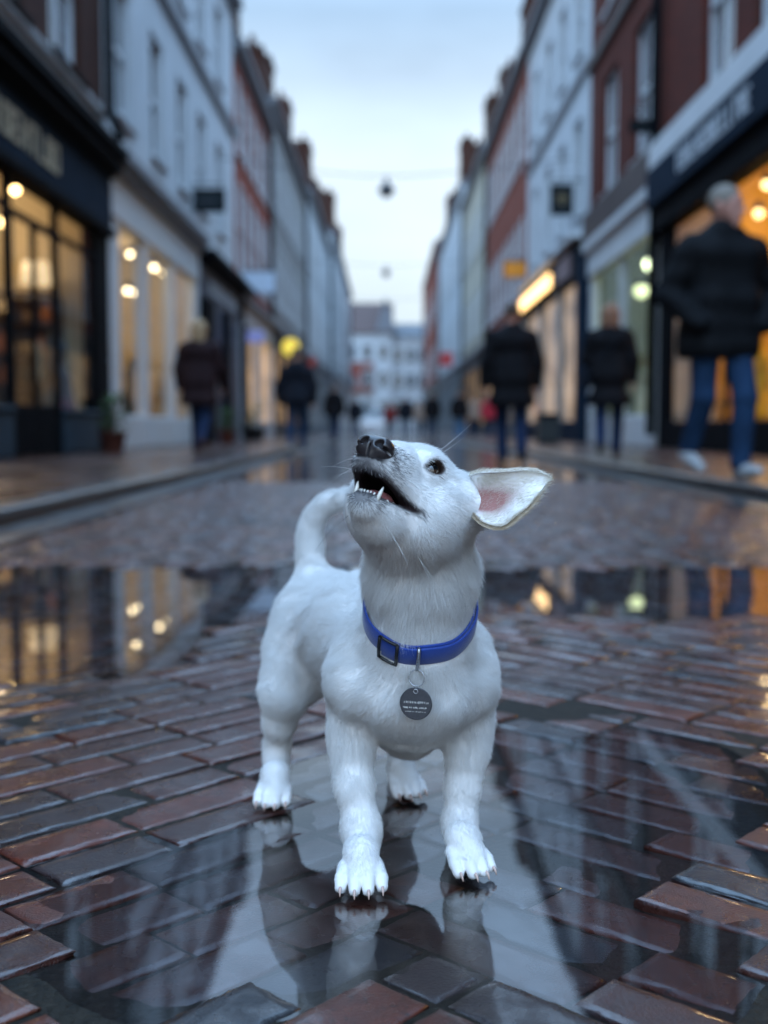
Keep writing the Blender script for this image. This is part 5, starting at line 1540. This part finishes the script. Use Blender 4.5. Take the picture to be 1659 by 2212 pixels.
    pr = [('c', W(hx, .075*b, 1.34), W(hx, -.075*b, 1.34), .138*b*k, .138*b*k, 0), ('c', W(hx, .06*b, 1.10), W(hx, -.06*b, 1.10), .142*b*k, .142*b*k, .08),
          ('c', W(.0, .065*b, .94), W(.0, -.065*b, .94), .150*b*k, .150*b*k, .08)]
    if coat_hem < .85: pr += [('c', W(-.01, .07*b, coat_hem+.06), W(-.01, -.07*b, coat_hem+.06), .155*b*k, .155*b*k, .08)]
    for sgn, mode, sh, el, wr in arm_pts:
        e2 = np.array(el); w2 = np.array(wr)
        pr += [('c', W(*sh), W(*e2), .082*b*k, .066*b*k, .03), ('c', W(*e2), W(*(w2 + (e2-w2)*(.02 if mode != 'pocket' else -.15))), .070*b*k, .052*b*k, .02)]
    pr += [('c', W(hx-.01, .04, 1.47), W(hx, .17*b, 1.40), .060*k, .068*k, .03), ('c', W(hx-.01, -.04, 1.47), W(hx, -.17*b, 1.40), .060*k, .068*k, .03)]
    if collar: pr += [('c', W(hx-.01, .02, 1.45), W(hx+.01, -.02, 1.50), .095*k, .085*k, .05)]
    if hood: pr += [('c', W(hx-.085, .06, 1.47), W(hx-.085, -.06, 1.47), .068*k, .068*k, .04), ('c', W(hx+.03, .05, 1.47), W(hx+.03, -.05, 1.47), .062*k, .062*k, .04)]
    hemz = o[2] + k*coat_hem
    def cut(p):
        body = hemz - p[:, 2]
        return body
    part('jacket', pr, coatm, None, cut)
    # hair
    if hair != 'none':
        B = np.stack([hf[0]*f + hf[1]*l, -hf[1]*f + hf[0]*l, u])
        pr = [('e', HW(-.012, 0, .055), np.array((.103, .087, .100))*k, 0, B)]
        if hair == 'long': pr += [('c', HW(-.045, .03, .02), HW(-.06, .035, -.16), .075*k, .055*k, .03), ('c', HW(-.045, -.03, .02), HW(-.06, -.035, -.16), .075*k, .055*k, .03)]
        if hair == 'bob': pr += [('c', HW(-.04, .03, .02), HW(-.045, .04, -.08), .078*k, .062*k, .03), ('c', HW(-.04, -.03, .02), HW(-.045, -.04, -.08), .078*k, .062*k, .03)]
        c0 = HW(.055, 0, .0); n0 = B[0]*.78 - u*.62
        part('hair', pr, hairm, min(res, .009), lambda p: (p - c0.astype(np.float32)) @ n0.astype(np.float32) - .018)
    if bag:
        mb = MB(); rr = .008
        pts = [W(hx+.17, -.16, 1.36), W(hx+.19, -.02, 1.22), W(hx+.17, .13, 1.05), W(hx+.07, .24, .95), W(hx-.10, .20, 1.0), W(hx-.17, .05, 1.18), W(hx-.16, -.12, 1.38), W(hx-.03, -.19, 1.52), W(hx+.09, -.18, 1.48), W(hx+.17, -.16, 1.36)]
        mb.tube(pts, .013, 6, False).build('bag_strap', bag, root)
        pr = [('c', W(hx-.10, .27, .98), W(hx+.12, .27, .98), .055, .055, 0), ('c', W(hx-.10, .27, .86), W(hx+.12, .27, .86), .06, .06, .06)]
        part('shoulder_bag', pr, bag, .012)
    return root

if 'people' not in SKIP:
    skin1 = paint('skin_fair', (.50, .30, .23), .5, .12, 20)
    skin2 = paint('skin_flushed', (.46, .23, .18), .5, .12, 20)
    hair_grey = paint('hair_grey', (.21, .18, .15), .7, .3, 60); hair_blond = paint('hair_blond', (.36, .25, .14), .7, .3, 60); hair_brown = paint('hair_brown', (.08, .05, .035), .7, .3, 60); hair_red = paint('hair_auburn', (.25, .12, .07), .7, .3, 60)
    def cloth(name, c, quilt=0):
        if name in _M: return _M[name]
        t = NT(name)
        col = t.ramp(t.noise(9, 5), [(.3, tuple(x*.75 for x in c)), (.7, tuple(min(1, x*1.25) for x in c))])
        n = t.bump(t.noise(14, 4), .5, .02)
        if quilt:
            wv = t.n('ShaderNodeTexWave', bands_direction='Z'); wv.inputs['Scale'].default_value = quilt; wv.inputs['Distortion'].default_value = 1.5; wv.inputs['Detail'].default_value = 2; t.l(t.co(), wv.inputs['Vector'])
            n = t.bump(wv.outputs['Fac'], .5, .02, n)
        t.bsdf(col, .8, n, Specular_IOR_Level=.12); _M[name] = t.done(); return _M[name]
    blackc = cloth('black_quilted_cloth', (.007, .008, .010), 2.2); blackw = cloth('black_wool', (.007, .007, .009)); maroon = cloth('maroon_wool', (.022, .012, .014)); navyc = cloth('dark_navy_cloth', (.008, .011, .018))
    denim = cloth('blue_denim', (.015, .040, .092)); denim_d = cloth('dark_denim', (.014, .030, .075)); red = cloth('red_cloth', (.40, .03, .05)); beige = cloth('beige_cloth', (.30, .24, .20)); lightd = cloth('pale_denim', (.08, .20, .38))
    shoe_b = paint('black_leather', (.012, .011, .011), .4); shoe_w = paint('grey_white_trainer', (.40, .42, .44), .55); shoe_br = paint('dark_red_boot', (.05, .018, .018), .4)
    P_ = lambda px, Y, z=0.: (float(at(px, 1000, Y)[0]), Y, z)
    # on the right-hand pavement
    make_person('man in black puffer coat and blue jeans with hands in pockets, nearest walker', P_(1548, 7.35, PAVE_Z), math.radians(14), 1.80, .012, .46, 1, ('pocket', 'pocket'), coat_hem=.74, coatm=blackc, trousm=denim, shoem=shoe_w, skinm=skin2, hairm=hair_grey, hair='short', bulk=1.16, hood=True, head_turn=.55)
    make_person('woman in long dark coat with auburn hair and shoulder strap by the white shop', P_(1314, 12.6, PAVE_Z), math.radians(168), 1.64, .013, .42, -1, ('fwd', 'hang'), coat_hem=.60, coatm=blackw, trousm=denim_d, shoem=shoe_b, skinm=skin1, hairm=hair_red, hair='bob', bulk=1.08, bag=navyc)
    # in the road, walking away
    make_person('broad man in long black coat seen from behind in the roadway', P_(1105, 12.9), math.radians(183), 1.79, .013, .34, 1, ('hang', 'hang'), coat_hem=.64, coatm=blackw, trousm=denim_d, shoem=shoe_b, skinm=skin2, hairm=hair_brown, hair='short', bulk=1.12)
    make_person('woman with loose blond hair in maroon-brown coat on the brick pavement', P_(432, 14.6, PAVE_Z), math.radians(172), 1.66, .013, .50, 1, ('hang', 'swing'), coat_hem=.64, coatm=maroon, trousm=denim_d, shoem=shoe_br, skinm=skin1, hairm=hair_blond, hair='long', bulk=1.12)
    make_person('man in dark hooded jacket and blue jeans under the round yellow sign', P_(641, 18.6), math.radians(178), 1.68, .015, .40, -1, ('hang', 'hang'), coat_hem=.82, coatm=navyc, trousm=denim, shoem=shoe_w, skinm=skin1, hairm=hair_brown, hair='short', bulk=1.14, hood=True)
    # far off
    far = [(722, 34, 1.70, blackw, denim_d, 'lone distant walker in black coat, left of the white car'), (768, 46, 1.66, navyc, denim_d, 'distant walker in dark jacket just left of the white car'),
           (876, 47, 1.72, navyc, denim, 'distant walker in navy jacket, left of the pair in middle of street'), (933, 44, 1.78, blackw, denim, 'distant walker in black jacket and blue jeans, tallest of the far group'),
           (992, 42, 1.76, blackw, lightd, 'distant walker in black top and pale blue jeans'), (1024, 46, 1.70, beige, denim, 'distant walker in beige coat beside the one in red'),
           (1056, 43, 1.66, red, denim_d, 'distant walker in bright red coat close to the broad man'), (905, 52, 1.68, beige, denim_d, 'distant walker in beige coat between two dark jackets'), (842, 55, 1.66, cloth('dull_red_cloth', (.18, .03, .03)), denim_d, 'distant walker in dull red jacket beside the white car')]
    for i, (px, Y, h, cm, tm, lb) in enumerate(far):
        make_person(lb, P_(px, Y), math.radians(175 + 9*((i*7) % 3 - 1)), h, .02, .36, (-1)**i, ('hang', 'hang'), coat_hem=.80, coatm=cm, trousm=tm, shoem=shoe_b, skinm=skin1, hairm=hair_brown, hair='short', bulk=1.12, group='distant walkers in the street')
# ------------------------------------------------------------------ signs, lanterns, plants, goods, car
if 'props' not in SKIP:
    black = paint('black_paint', (.004, .005, .007), .6)
    iron = paint('wrought_iron', (.012, .012, .014), .5)
    # --- hanging signs
    def hanging_sign(name, label, s, L, Y, x0, x1, z0, z1, m, frame, group=None, arm_up=.10, edge=.03, t=.05, motif=None):
        """a board hung from an iron arm that reaches out from the facade"""
        o = thing(name, (s*L, Y, z0), label, 'sign', group)
        a, b = sorted((x0, x1))
        MB().box((a, Y-t/2, z0), (b, Y+t/2, z1), .01).build('board', m, o)
        if edge:
            mb = MB()
            for p, q in (((a-edge, z0-edge), (b+edge, z0-.001)), ((a-edge, z1+.001), (b+edge, z1+edge)), ((a-edge, z0), (a-.001, z1)), ((b+.001, z0), (b+edge, z1))): mb.box((p[0], Y-t/2-.012, p[1]), (q[0], Y+t/2+.012, q[1]))
            mb.build('frame', frame, o)
        mb = MB(); mb.tube([(s*(L-.002), Y, z1+arm_up+.03), (a if s > 0 else b, Y, z1+arm_up+.03)], .016, 8)
        for x in (a+.08, b-.08): mb.tube([(x, Y, z1+edge*.9), (x, Y, z1+arm_up+.03)], .008, 6)
        mb.build('bracket', iron, o)
        if motif:
            mm, items = motif; mb = MB()
            for (u0, u1, v0, v1) in items: mb.box((a+(b-a)*u0, Y-t/2-.006, z0+(z1-z0)*v0), (a+(b-a)*u1, Y-t/2-.001, z0+(z1-z0)*v1))
            mb.build('lettering', mm, o)
        return o
    X = lambda px, Y: float(at(px, 1000, Y)[0])
    Zp = lambda px, py, Y: float(at(px, py, Y)[2])
    dark_sign = paint('dark_green_board', (.006, .012, .016), .6, .15, 3, ior=1.3)
    goldm = paint('dull_gold', (.20, .15, .07), .5)
    hanging_sign('hanging_sign', 'black rectangular sign board hung out from the white house', -1, FL, 24.6, X(420, 24.6), X(489, 24.6), Zp(455, 455, 24.6), Zp(455, 412, 24.6), dark_sign, black, motif=(paint('faint_lettering', (.03, .04, .05), .6), [(.2, .8, .42, .58)]))
    hanging_sign('hanging_sign', 'square black sign with a dull gold emblem hung from the white rendered house', 1, FR, 27.4, X(1186, 27.4), X(1229, 27.4), Zp(1205, 462, 27.4), Zp(1205, 402, 27.4), dark_sign, black, motif=(goldm, [(.32, .68, .62, .70), (.24, .44, .50, .60), (.56, .76, .50, .60), (.40, .60, .34, .46), (.46, .54, .45, .63)]))
    hanging_sign('hanging_sign', 'small black lantern-shaped sign on a long bracket before the brown brick house', 1, FR, 20.6, X(1352, 20.6), X(1398, 20.6), Zp(1375, 283, 20.6), Zp(1375, 262, 20.6), dark_sign, black, arm_up=.16)
    hanging_sign('hanging_sign', 'plain orange sign board jutting out before the red terrace house', 1, FR, 38.6, X(1087, 38.6), X(1137, 38.6), Zp(1110, 598, 38.6), Zp(1110, 566, 38.6), paint('orange_board', (.85, .30, .02), .55, .1, 2), paint('orange_edge', (.35, .12, .02), .6), arm_up=.05)
    hanging_sign('hanging_sign', 'pale blue sign board jutting out before the red brick house', -1, FL, 33.0, X(526, 33.), X(596, 33.), Zp(560, 631, 33.), Zp(560, 588, 33.), paint('pale_blue_board', (.62, .74, .88), .55, .08, 2), paint('pale_edge', (.3, .36, .45), .6), arm_up=.05)
    # round lit sign
    Y = 41.0; c = at(628, 750, Y); o = thing('round_sign', (-FL, Y, c[2]), 'round glowing yellow sign on a bracket over the pavement', 'sign')
    mb = MB(); n = 32; V = []; r = .30
    for rr, dy in ((r, -.06), (r, .06)): V += [(c[0]+rr*math.cos(2*math.pi*k/n), Y+dy, c[2]+rr*math.sin(2*math.pi*k/n)) for k in range(n)]
    mb.add(V, [tuple(range(n))[::-1], tuple(range(n, 2*n))] + [(k, (k+1) % n, n+(k+1) % n, n+k) for k in range(n)]); mb.build('lamp_face', glow('yellow_lit_face', (1, .76, .08), .62, (.8, .6, .1)), o)
    mb = MB(); mb.tube([(c[0]+(r+.02)*math.cos(2*math.pi*k/32), Y, c[2]+(r+.02)*math.sin(2*math.pi*k/32)) for k in range(33)], .05, 8, False); mb.tube([(c[0]-r, Y, c[2]), (-FL, Y, c[2])], .03, 8); mb.build('ring', iron, o)
    # small violet sign, red signs
    for (px, py, w, h, Y, s, col, e, lb) in ((552, 728, .42, .30, 30.5, -1, (.34, .38, .80), .22, 'small violet-blue lit sign under the pale blue board'), (672, 782, .40, .42, 58., -1, (.60, .08, .06), .10, 'small red sign far down beyond the yellow one'),
                                             (769, 802, .6, .6, 84., -1, (.5, .10, .07), .10, 'faint red sign before the brick bay at the street end'), (964, 776, .75, .80, 70., 1, (.60, .06, .07), .10, 'bright red shop sign beyond the far walkers')):
        c = at(px, py, Y); o = thing('shop_sign', (s*4.0, Y, c[2]), lb, 'sign')
        MB().box((c[0]-w/2, Y-.06, c[2]-h/2), (c[0]+w/2, Y+.06, c[2]+h/2), .02).build('board', glow('lit_board_' + lb.split()[1].replace('-', '_') + str(int(Y)), col, e, tuple(x*.6 for x in col)), o)
        x_w = s*(FL if s < 0 else FR); MB().tube([(c[0]+s*w/2, Y, c[2]+h*.3), (x_w, Y, c[2]+h*.3)], .02, 6).build('bracket', iron, o)
    # --- lanterns strung across the street
    def span(Y, za, lamp_px, lamp_py, r, lb):
        c = at(lamp_px, lamp_py, Y)
        w = thing('span_wire', (-FL, Y, za), 'thin wire strung between facades carrying the ' + lb, 'wire', 'wires across the street')
        pts = []
        for k in range(25):
            t_ = k/24; x = -FL + (FL+FR)*t_; xm = (c[0]+FL)/(FL+FR)
            sag = (za - (c[2]+.34))
            z = za - sag*(1 - abs((t_-xm)/(xm if t_ < xm else 1-xm))**1.6)
            pts.append((x, Y, z))
        MB().tube(pts, .012, 6, False).build('cable', iron, w)
        o = thing('street_lantern', tuple(c), lb + ' hanging over the middle of the street', 'lantern', 'lanterns over the street')
        MB().lathe([(.03, .30), (.05, .20), (r*.55, .14), (r, .02), (r*1.02, -.02), (r*.9, -.03)], tuple(c), 20).build('shade', paint('lantern_grey', (.03, .035, .04), .45), o)
        MB().lathe([(r*.80, -.031), (r*.72, -.10), (r*.4, -.17), (.02, -.19)], tuple(c), 20).build('globe', paint('lantern_globe', (.16, .18, .19), .25), o)
        MB().tube([(c[0], c[1], c[2]+.29), (c[0], c[1], c[2]+.36)], .02, 8).build('hanger', iron, o)
    span(29.0, 7.05, 835, 411, .21, 'nearest dark bell-shaped lantern')
    span(52.0, 7.9, 834, 590, .20, 'middle small bell-shaped lantern')
    span(74.0, 8.9, 834, 660, .21, 'farthest tiny bell-shaped lantern')

    # --- potted plants
    def plant(px, Y, z, h, r, label, potm, leafm, seed):
        x = X(px, Y); o = thing('potted_plant', (x, Y, z), label, 'plant')
        ph = h*.36
        MB().lathe([(r*.62, 0), (r*.66, .02), (r*.85, ph*.86), (r*.95, ph*.87), (r*.95, ph), (r*.84, ph), (r*.80, ph*.9)], (x, Y, z+.001), 20).build('pot', potm, o)
        rr = random.Random(seed); mb = MB()
        for k in range(150):
            a = rr.uniform(0, 6.283); q = rr.random()**.6; hh = rr.uniform(.0, 1)
            b = Vector((x + math.cos(a)*q*r*(1-.4*hh), Y + math.sin(a)*q*r*(1-.4*hh), z + ph*.95 + hh*(h-ph)))
            d = Vector((math.cos(a)*.9, math.sin(a)*.9, rr.uniform(-.2, .9))).normalized(); ln = rr.uniform(.06, .13); sd = d.cross(Vector((0, 0, 1))).normalized()*ln*.3; nn = sd.cross(d).normalized()*ln*.06
            mb.add([b, b+d*ln*.5+sd+nn, b+d*ln, b+d*ln*.5-sd+nn], [(0,1,2,3)], True)
        mb.build('foliage', leafm, o)
        mb = MB()
        for k in range(8):
            a = rr.uniform(0, 6.283); mb.tube([(x, Y, z+ph*.8), (x+math.cos(a)*r*.4, Y+math.sin(a)*r*.4, z+ph+(h-ph)*rr.uniform(.3, .9))], .008, 5)
        mb.build('stem', paint('plant_stem', (.04, .05, .02), .7), o)
    leaf = paint('green_leaf', (.055, .13, .030), .5, .5, 30); leaf2 = paint('yellow_green_leaf', (.11, .15, .03), .5, .5, 30)
    terra = paint('terracotta', (.10, .032, .022), .7, .25, 6)
    plant(246, 15.4, PAVE_Z, .78, .20, 'leafy green plant in a brown clay pot by the navy shop corner', terra, leaf, 1)
    plant(492, 24.6, PAVE_Z, .75, .22, 'bushy green plant in a clay pot by the deep blue shutters', terra, leaf, 2)
    plant(548, 29.5, PAVE_Z, 1.0, .38, 'yellow-green shrub in a dark tub before the pale shopfront', paint('dark_tub', (.03, .03, .032), .6), leaf2, 3)
    # --- dark planter boxes / boards before the right shops
    def box_bin(px, Y, w, d, h, label, m):
        x = X(px, Y); o = thing('street_bin', (x, Y, PAVE_Z), label, 'bin')
        MB().box((x-w/2, Y-d/2, PAVE_Z+.03), (x+w/2, Y+d/2, PAVE_Z+h*.86), .03).build('bin_body', m, o)
        MB().box((x-w/2-.02, Y-d/2-.02, PAVE_Z+h*.861), (x+w/2+.02, Y+d/2+.02, PAVE_Z+h), .03).build('lid', black, o)
        MB().box((x-w/2+.03, Y-d/2+.03, PAVE_Z), (x+w/2-.03, Y+d/2-.03, PAVE_Z+.029)).build('base', iron, o)
    box_bin(1182, 23.5, .42, .45, .62, 'dark grey litter bin on the pavement behind the broad man', paint('dark_grey_bin', (.02, .026, .03), .5))

    # --- ceiling lamps in the shops
    def lamp_at(px, py, Y, r, m, lb, grp, cord=0):
        c = at(px, py, Y); lamp(float(c[0]), Y, float(c[2]), r, m, lb, grp, cord)
    gl_, gm_, gr_ = 'ceiling lamps of the navy shop', 'lamps of the white shop', 'ceiling lamps of the amber-lit shop'
    lamp_at(33, 411, 15.0, .05, bulb_warm, 'upper warm ceiling lamp behind the transom of the navy shop', gl_)
    lamp_at(6, 481, 15.7, .06, bulb_warm, 'lower warm lamp at the edge of the picture in the navy shop', gl_)
    for i, (px, py, Y, r, cord) in enumerate(((281, 549, 20.6, .045, .2), (302, 566, 21.2, .035, .2), (333, 578, 23.0, .055, .25), (352, 590, 23.8, .04, .2), (275, 628, 20.4, .045, .75), (291, 632, 20.9, .055, .75), (300, 640, 21.3, .045, .75))):
        lamp_at(px, py, Y, r, bulb_soft, ('bare soft-white ceiling lamp high in the white shop window', 'soft-white pendant lamp on long cord in the white shop window')[i > 3], (gm_, 'pendant lamps of the white shop')[i > 3], cord)
    lamp_at(1657, 399, 16.4, .065, glow('mild_warm_bulb', (1, .68, .28), 4.5), 'higher warm ceiling lamp in the amber-lit shop', gr_)
    lamp_at(1639, 461, 16.9, .065, glow('mild_warm_bulb', (1, .68, .28), 4.5), 'lower warm ceiling lamp behind the man in the puffer coat', gr_)
    lamp_at(1405, 571, 23.2, .13, bulb_green, 'upper greenish lamp in the white shop window', 'greenish lamps of the white shop')
    lamp_at(1385, 628, 24.2, .15, glow('dim_green_bulb', (.85, 1, .5), 1.6), 'lower dimmer greenish lamp in the white shop window', 'greenish lamps of the white shop')

    # --- goods in the navy shop: shelf units and what stands on them
    woodm = paint('walnut_wood', (.08, .040, .020), .45)
    goods_cols = [(.35, .22, .08), (.10, .06, .04), (.45, .36, .22), (.04, .035, .03), (.50, .18, .06), (.16, .12, .09), (.55, .45, .30), (.08, .10, .10)]
    gmats = [paint('goods_glaze_%s' % w_, c, .45, .15, 8) for w_, c in zip(('ochre', 'umber', 'sand', 'soot', 'orange', 'clay', 'straw', 'teal'), goods_cols)]
    jar_cache = {}
    def jar(x, y, z, r, h, m, kind, label, group):
        key = (kind, m.name)
        if key not in jar_cache:
            prof = {'jar': [(.30, 0), (.5, .08), (.5, .62), (.36, .78), (.36, .86), (.42, .87), (.42, 1)], 'vase': [(.28, 0), (.46, .22), (.5, .42), (.30, .74), (.20, .88), (.30, 1)], 'bowl': [(.2, 0), (.34, .2), (.5, .9), (.47, 1), (.44, .9)]}[kind]
            me = MB().lathe(prof, (0, 0, 0), 14).mesh(kind); me.materials.append(m); jar_cache[key] = me
        o = bpy.data.objects.new(kind, jar_cache[key]); COL.objects.link(o); o.location = (x, y, z); o.scale = (r*2, r*2, h)
        props(o, label, kind, group)
    def shelf_unit(x0, x1, y, z0, levels, dz, depth, label):
        """open shelves against the end wall, facing the window by the door"""
        o = thing('shelf_unit', ((x0+x1)/2, y, z0), label, 'shelf')
        for xx in (x0, x1): MB().box((xx-.02, y-depth/2, z0), (xx+.02, y+depth/2, z0+levels*dz)).build('side_panel', woodm, o)
        for k in range(levels+1): MB().box((x0+.021, y-depth/2+.002, z0+k*dz+.02), (x1-.021, y+depth/2-.002, z0+k*dz+.05)).build('shelf', woodm, o)
        MB().box((x0+.021, y+depth/2+.001, z0+.06), (x1-.021, y+depth/2+.02, z0+levels*dz)).build('back_panel', woodm, o)
        return [z0+k*dz+.051 for k in range(levels+1)]
    rg = random.Random(21)
    zs = shelf_unit(-5.45, -4.55, 16.2, .14, 5, .42, .36, 'tall walnut shelf unit packed with pottery at the end wall of the navy shop')
    for z in zs[:-1]:
        x = -5.37
        while x < -4.62:
            r = rg.uniform(.055, .095); k = rg.choice(('jar', 'jar', 'vase', 'bowl')); h = {'jar': rg.uniform(.2, .3), 'vase': rg.uniform(.24, .33), 'bowl': .14}[k]
            jar(x + r*.6, 16.16 + rg.uniform(-.06, .05), z, r, h, rg.choice(gmats), k, 'glazed pottery ' + k + ' on the tall shelf unit in the navy shop', 'pottery on the tall shelf of the navy shop, ' + k)
            x += r*2 + rg.uniform(.0, .05)
    jar(-4.42, 15.75, .66, .13, .28, paint('white_glaze', (.7, .68, .66), .3), 'bowl', 'big white bowl low in the far pane of the navy shop', None)
    MB_ = thing('plinth', (-4.42, 15.75, .14), 'low black plinth carrying the big white bowl in the navy shop', 'plinth')
    MB().box((-4.58, 15.6, .14), (-4.26, 15.9, .60), .01).build('plinth_body', black, MB_); MB().box((-4.60, 15.58, .601), (-4.24, 15.92, .658), .01).build('plinth_top', woodm, MB_)
    # pale lampshade and display stands
    o = thing('table_lamp', (-4.82, 16.1, zs[-1]), 'lit cream drum lampshade standing on top of the tall shelf unit', 'lamp')
    MB().lathe([(.09, 0), (.09, .015), (.012, .03), (.012, .12)], (-4.82, 16.1, zs[-1]), 16).build('stand', black, o)
    MB().lathe([(.20, 0), (.17, .30)], (-4.82, 16.1, zs[-1]+.10), 24).build('shade', glow('lit_shade', (1, .72, .38), .8), o)
    # goods in the amber shop: golden display stand and yellow coat on a form
    def dress_form(x, y, z, m, label, h=1.45):
        o = thing('dress_form', (x, y, z), label, 'dress form')
        MB().lathe([(.20, 0), (.20, .02), (.025, .06), (.025, h*.45)], (x, y, z), 16).build('stand', black, o)
        k = h/1.45
        pr = [('e', np.array((x, y, z+.82*k)), np.array((.15, .19, .16))*k, 0), ('e', np.array((x, y, z+1.0*k)), np.array((.11, .14, .16))*k, .08), ('e', np.array((x, y, z+1.2*k)), np.array((.13, .19, .15))*k, .08), ('c', np.array((x, y, z+1.3*k)), np.array((x, y, z+1.44*k)), .06*k, .05*k, .06),
              ('c', np.array((x, y+.17*k, z+1.27*k)), np.array((x+.02, y+.22*k, z+.9*k)), .055*k, .045*k, .04), ('c', np.array((x, y-.17*k, z+1.27*k)), np.array((x+.02, y-.22*k, z+.9*k)), .055*k, .045*k, .04), ('c', np.array((x, y, z+.8*k)), np.array((x, y, z+.5*k)), .17*k, .24*k, .08)]
        V, Q = nets(union(pr), *bounds(pr, .03), .016); link('garment', mesh_np('garment', V, Q), m, o)
    ywool = paint('yellow_wool', (.70, .42, .02), .8, .12, 8)
    dress_form(5.45, 16.9, .14, ywool, 'dress form in a bright yellow coat in the amber-lit shop', 1.5)
    dress_form(6.2, 18.7, .14, paint('rust_wool', (.40, .14, .03), .8), 'dress form in a rust coat at the back of the amber-lit shop', 1.6)
    def table(x, y, z, w, d, h, label, m):
        o = thing('display_table', (x, y, z), label, 'table')
        MB().box((x-w/2, y-d/2, z+h-.05), (x+w/2, y+d/2, z+h), .01).build('table_top', m, o)
        for a in (-1, 1):
            for b in (-1, 1): MB().box((x+a*(w/2-.05)-.03, y+b*(d/2-.05)-.03, z), (x+a*(w/2-.05)+.03, y+b*(d/2-.05)+.03, z+h-.051)).build('leg', m, o)
    table(5.6, 18.2, .14, .7, 1.2, .7, 'wooden display table beside the yellow coat', woodm)
    for k in range(5): jar(5.5 + .15*(k % 2), 17.75 + .22*k, .841, .08, .22, gmats[(k*3) % 8], ('vase', 'jar')[k % 2], 'small glazed ' + ('vase', 'jar')[k % 2] + ' on the display table in the amber-lit shop', 'pottery on the display table, ' + ('vase', 'jar')[k % 2])
    # mannequins in the white shop and in the grey-green one
    dress_form(-4.36, 15.35, .14, paint('blue_grey_wool', (.05, .07, .09), .8), 'dress form in a blue-grey coat behind the far pane of the navy shop', 1.6)
    dress_form(-4.6, 21.0, .14, paint('slate_wool', (.05, .055, .06), .8), 'dress form in a dark slate coat in the white shop beside the pendant lamps', 1.5)
    dress_form(-4.6, 23.7, .14, paint('sand_wool', (.40, .32, .22), .8), 'dress form in a sand coat in the white shop behind the woman in maroon', 1.5)
    dress_form(5.2, 25.4, .14, paint('moss_wool', (.06, .10, .07), .8), 'dress form in a moss green coat in the white shop with greenish lights', 1.6)
    dress_form(5.25, 23.3, .14, paint('oat_wool', (.45, .42, .25), .8), 'dress form in an oat coloured coat in the white shop with greenish lights', 1.6)

    # --- white car at the far end of the street
    cx, cy = X(806, 62.), 62.0
    o = thing('parked_car', (cx, cy, 0), 'small white car standing far down the street', 'car')
    prof = [(-1.9, .35), (-1.95, .62), (-1.85, .88), (-1.0, .98), (-.45, 1.42), (.9, 1.46), (1.7, 1.02), (1.95, .95), (1.98, .40)]
    mb = MB(); n = len(prof); V = []
    for w_ in (-.82, -.70, .70, .82):
        for (yy, zz) in prof:
            ins = 1 if abs(w_) < .8 else 0
            V.append((cx + w_*(1 - .16*max(0, zz-.95)/.5), cy + yy, zz if ins else min(zz, zz*.985)))
    F = []
    for a in range(3):
        for i in range(n-1): F.append((a*n+i, a*n+i+1, (a+1)*n+i+1, (a+1)*n+i))
        F.append((a*n+n-1, a*n, (a+1)*n, (a+1)*n+n-1))
    F += [tuple(range(n))[::-1], tuple(3*n+i for i in range(n))]
    mb.add(V, F); mb.build('car_body', paint('white_car_paint', (.75, .76, .78), .25, .03, coat=.6), o)
    gm = paint('car_glass', (.02, .025, .03), .08)
    MB().add([(cx-.60, cy-.99, 1.02), (cx+.60, cy-.99, 1.02), (cx+.54, cy-.50, 1.395), (cx-.54, cy-.50, 1.395)], [(0,1,2,3)]).build('windscreen', gm, o)
    for sx in (-1, 1):
        MB().box((cx+sx*.45, cy-1.935, .66), (cx+sx*.72, cy-1.86, .80), .02).build('headlight', paint('headlamp_glass', (.6, .62, .65), .15), o)
        for yy in (-1.25, 1.25):
            w_ = thing('wheel', (cx+sx*.74, cy+yy, .31), None, None); w_.parent = o; w_.matrix_parent_inverse = Matrix.Translation(-Vector(o.location))
            mb = MB(); mb.tube([(cx+sx*.66, cy+yy, .31), (cx+sx*.835, cy+yy, .31)], .31, 20); mb.build('tyre', paint('tyre_rubber', (.012, .012, .012), .8), w_)
            mb = MB(); mb.tube([(cx+sx*.836, cy+yy, .31), (cx+sx*.845, cy+yy, .31)], .20, 16); mb.build('rim', paint('alloy', (.35, .36, .37), .35, metal=1.), w_)
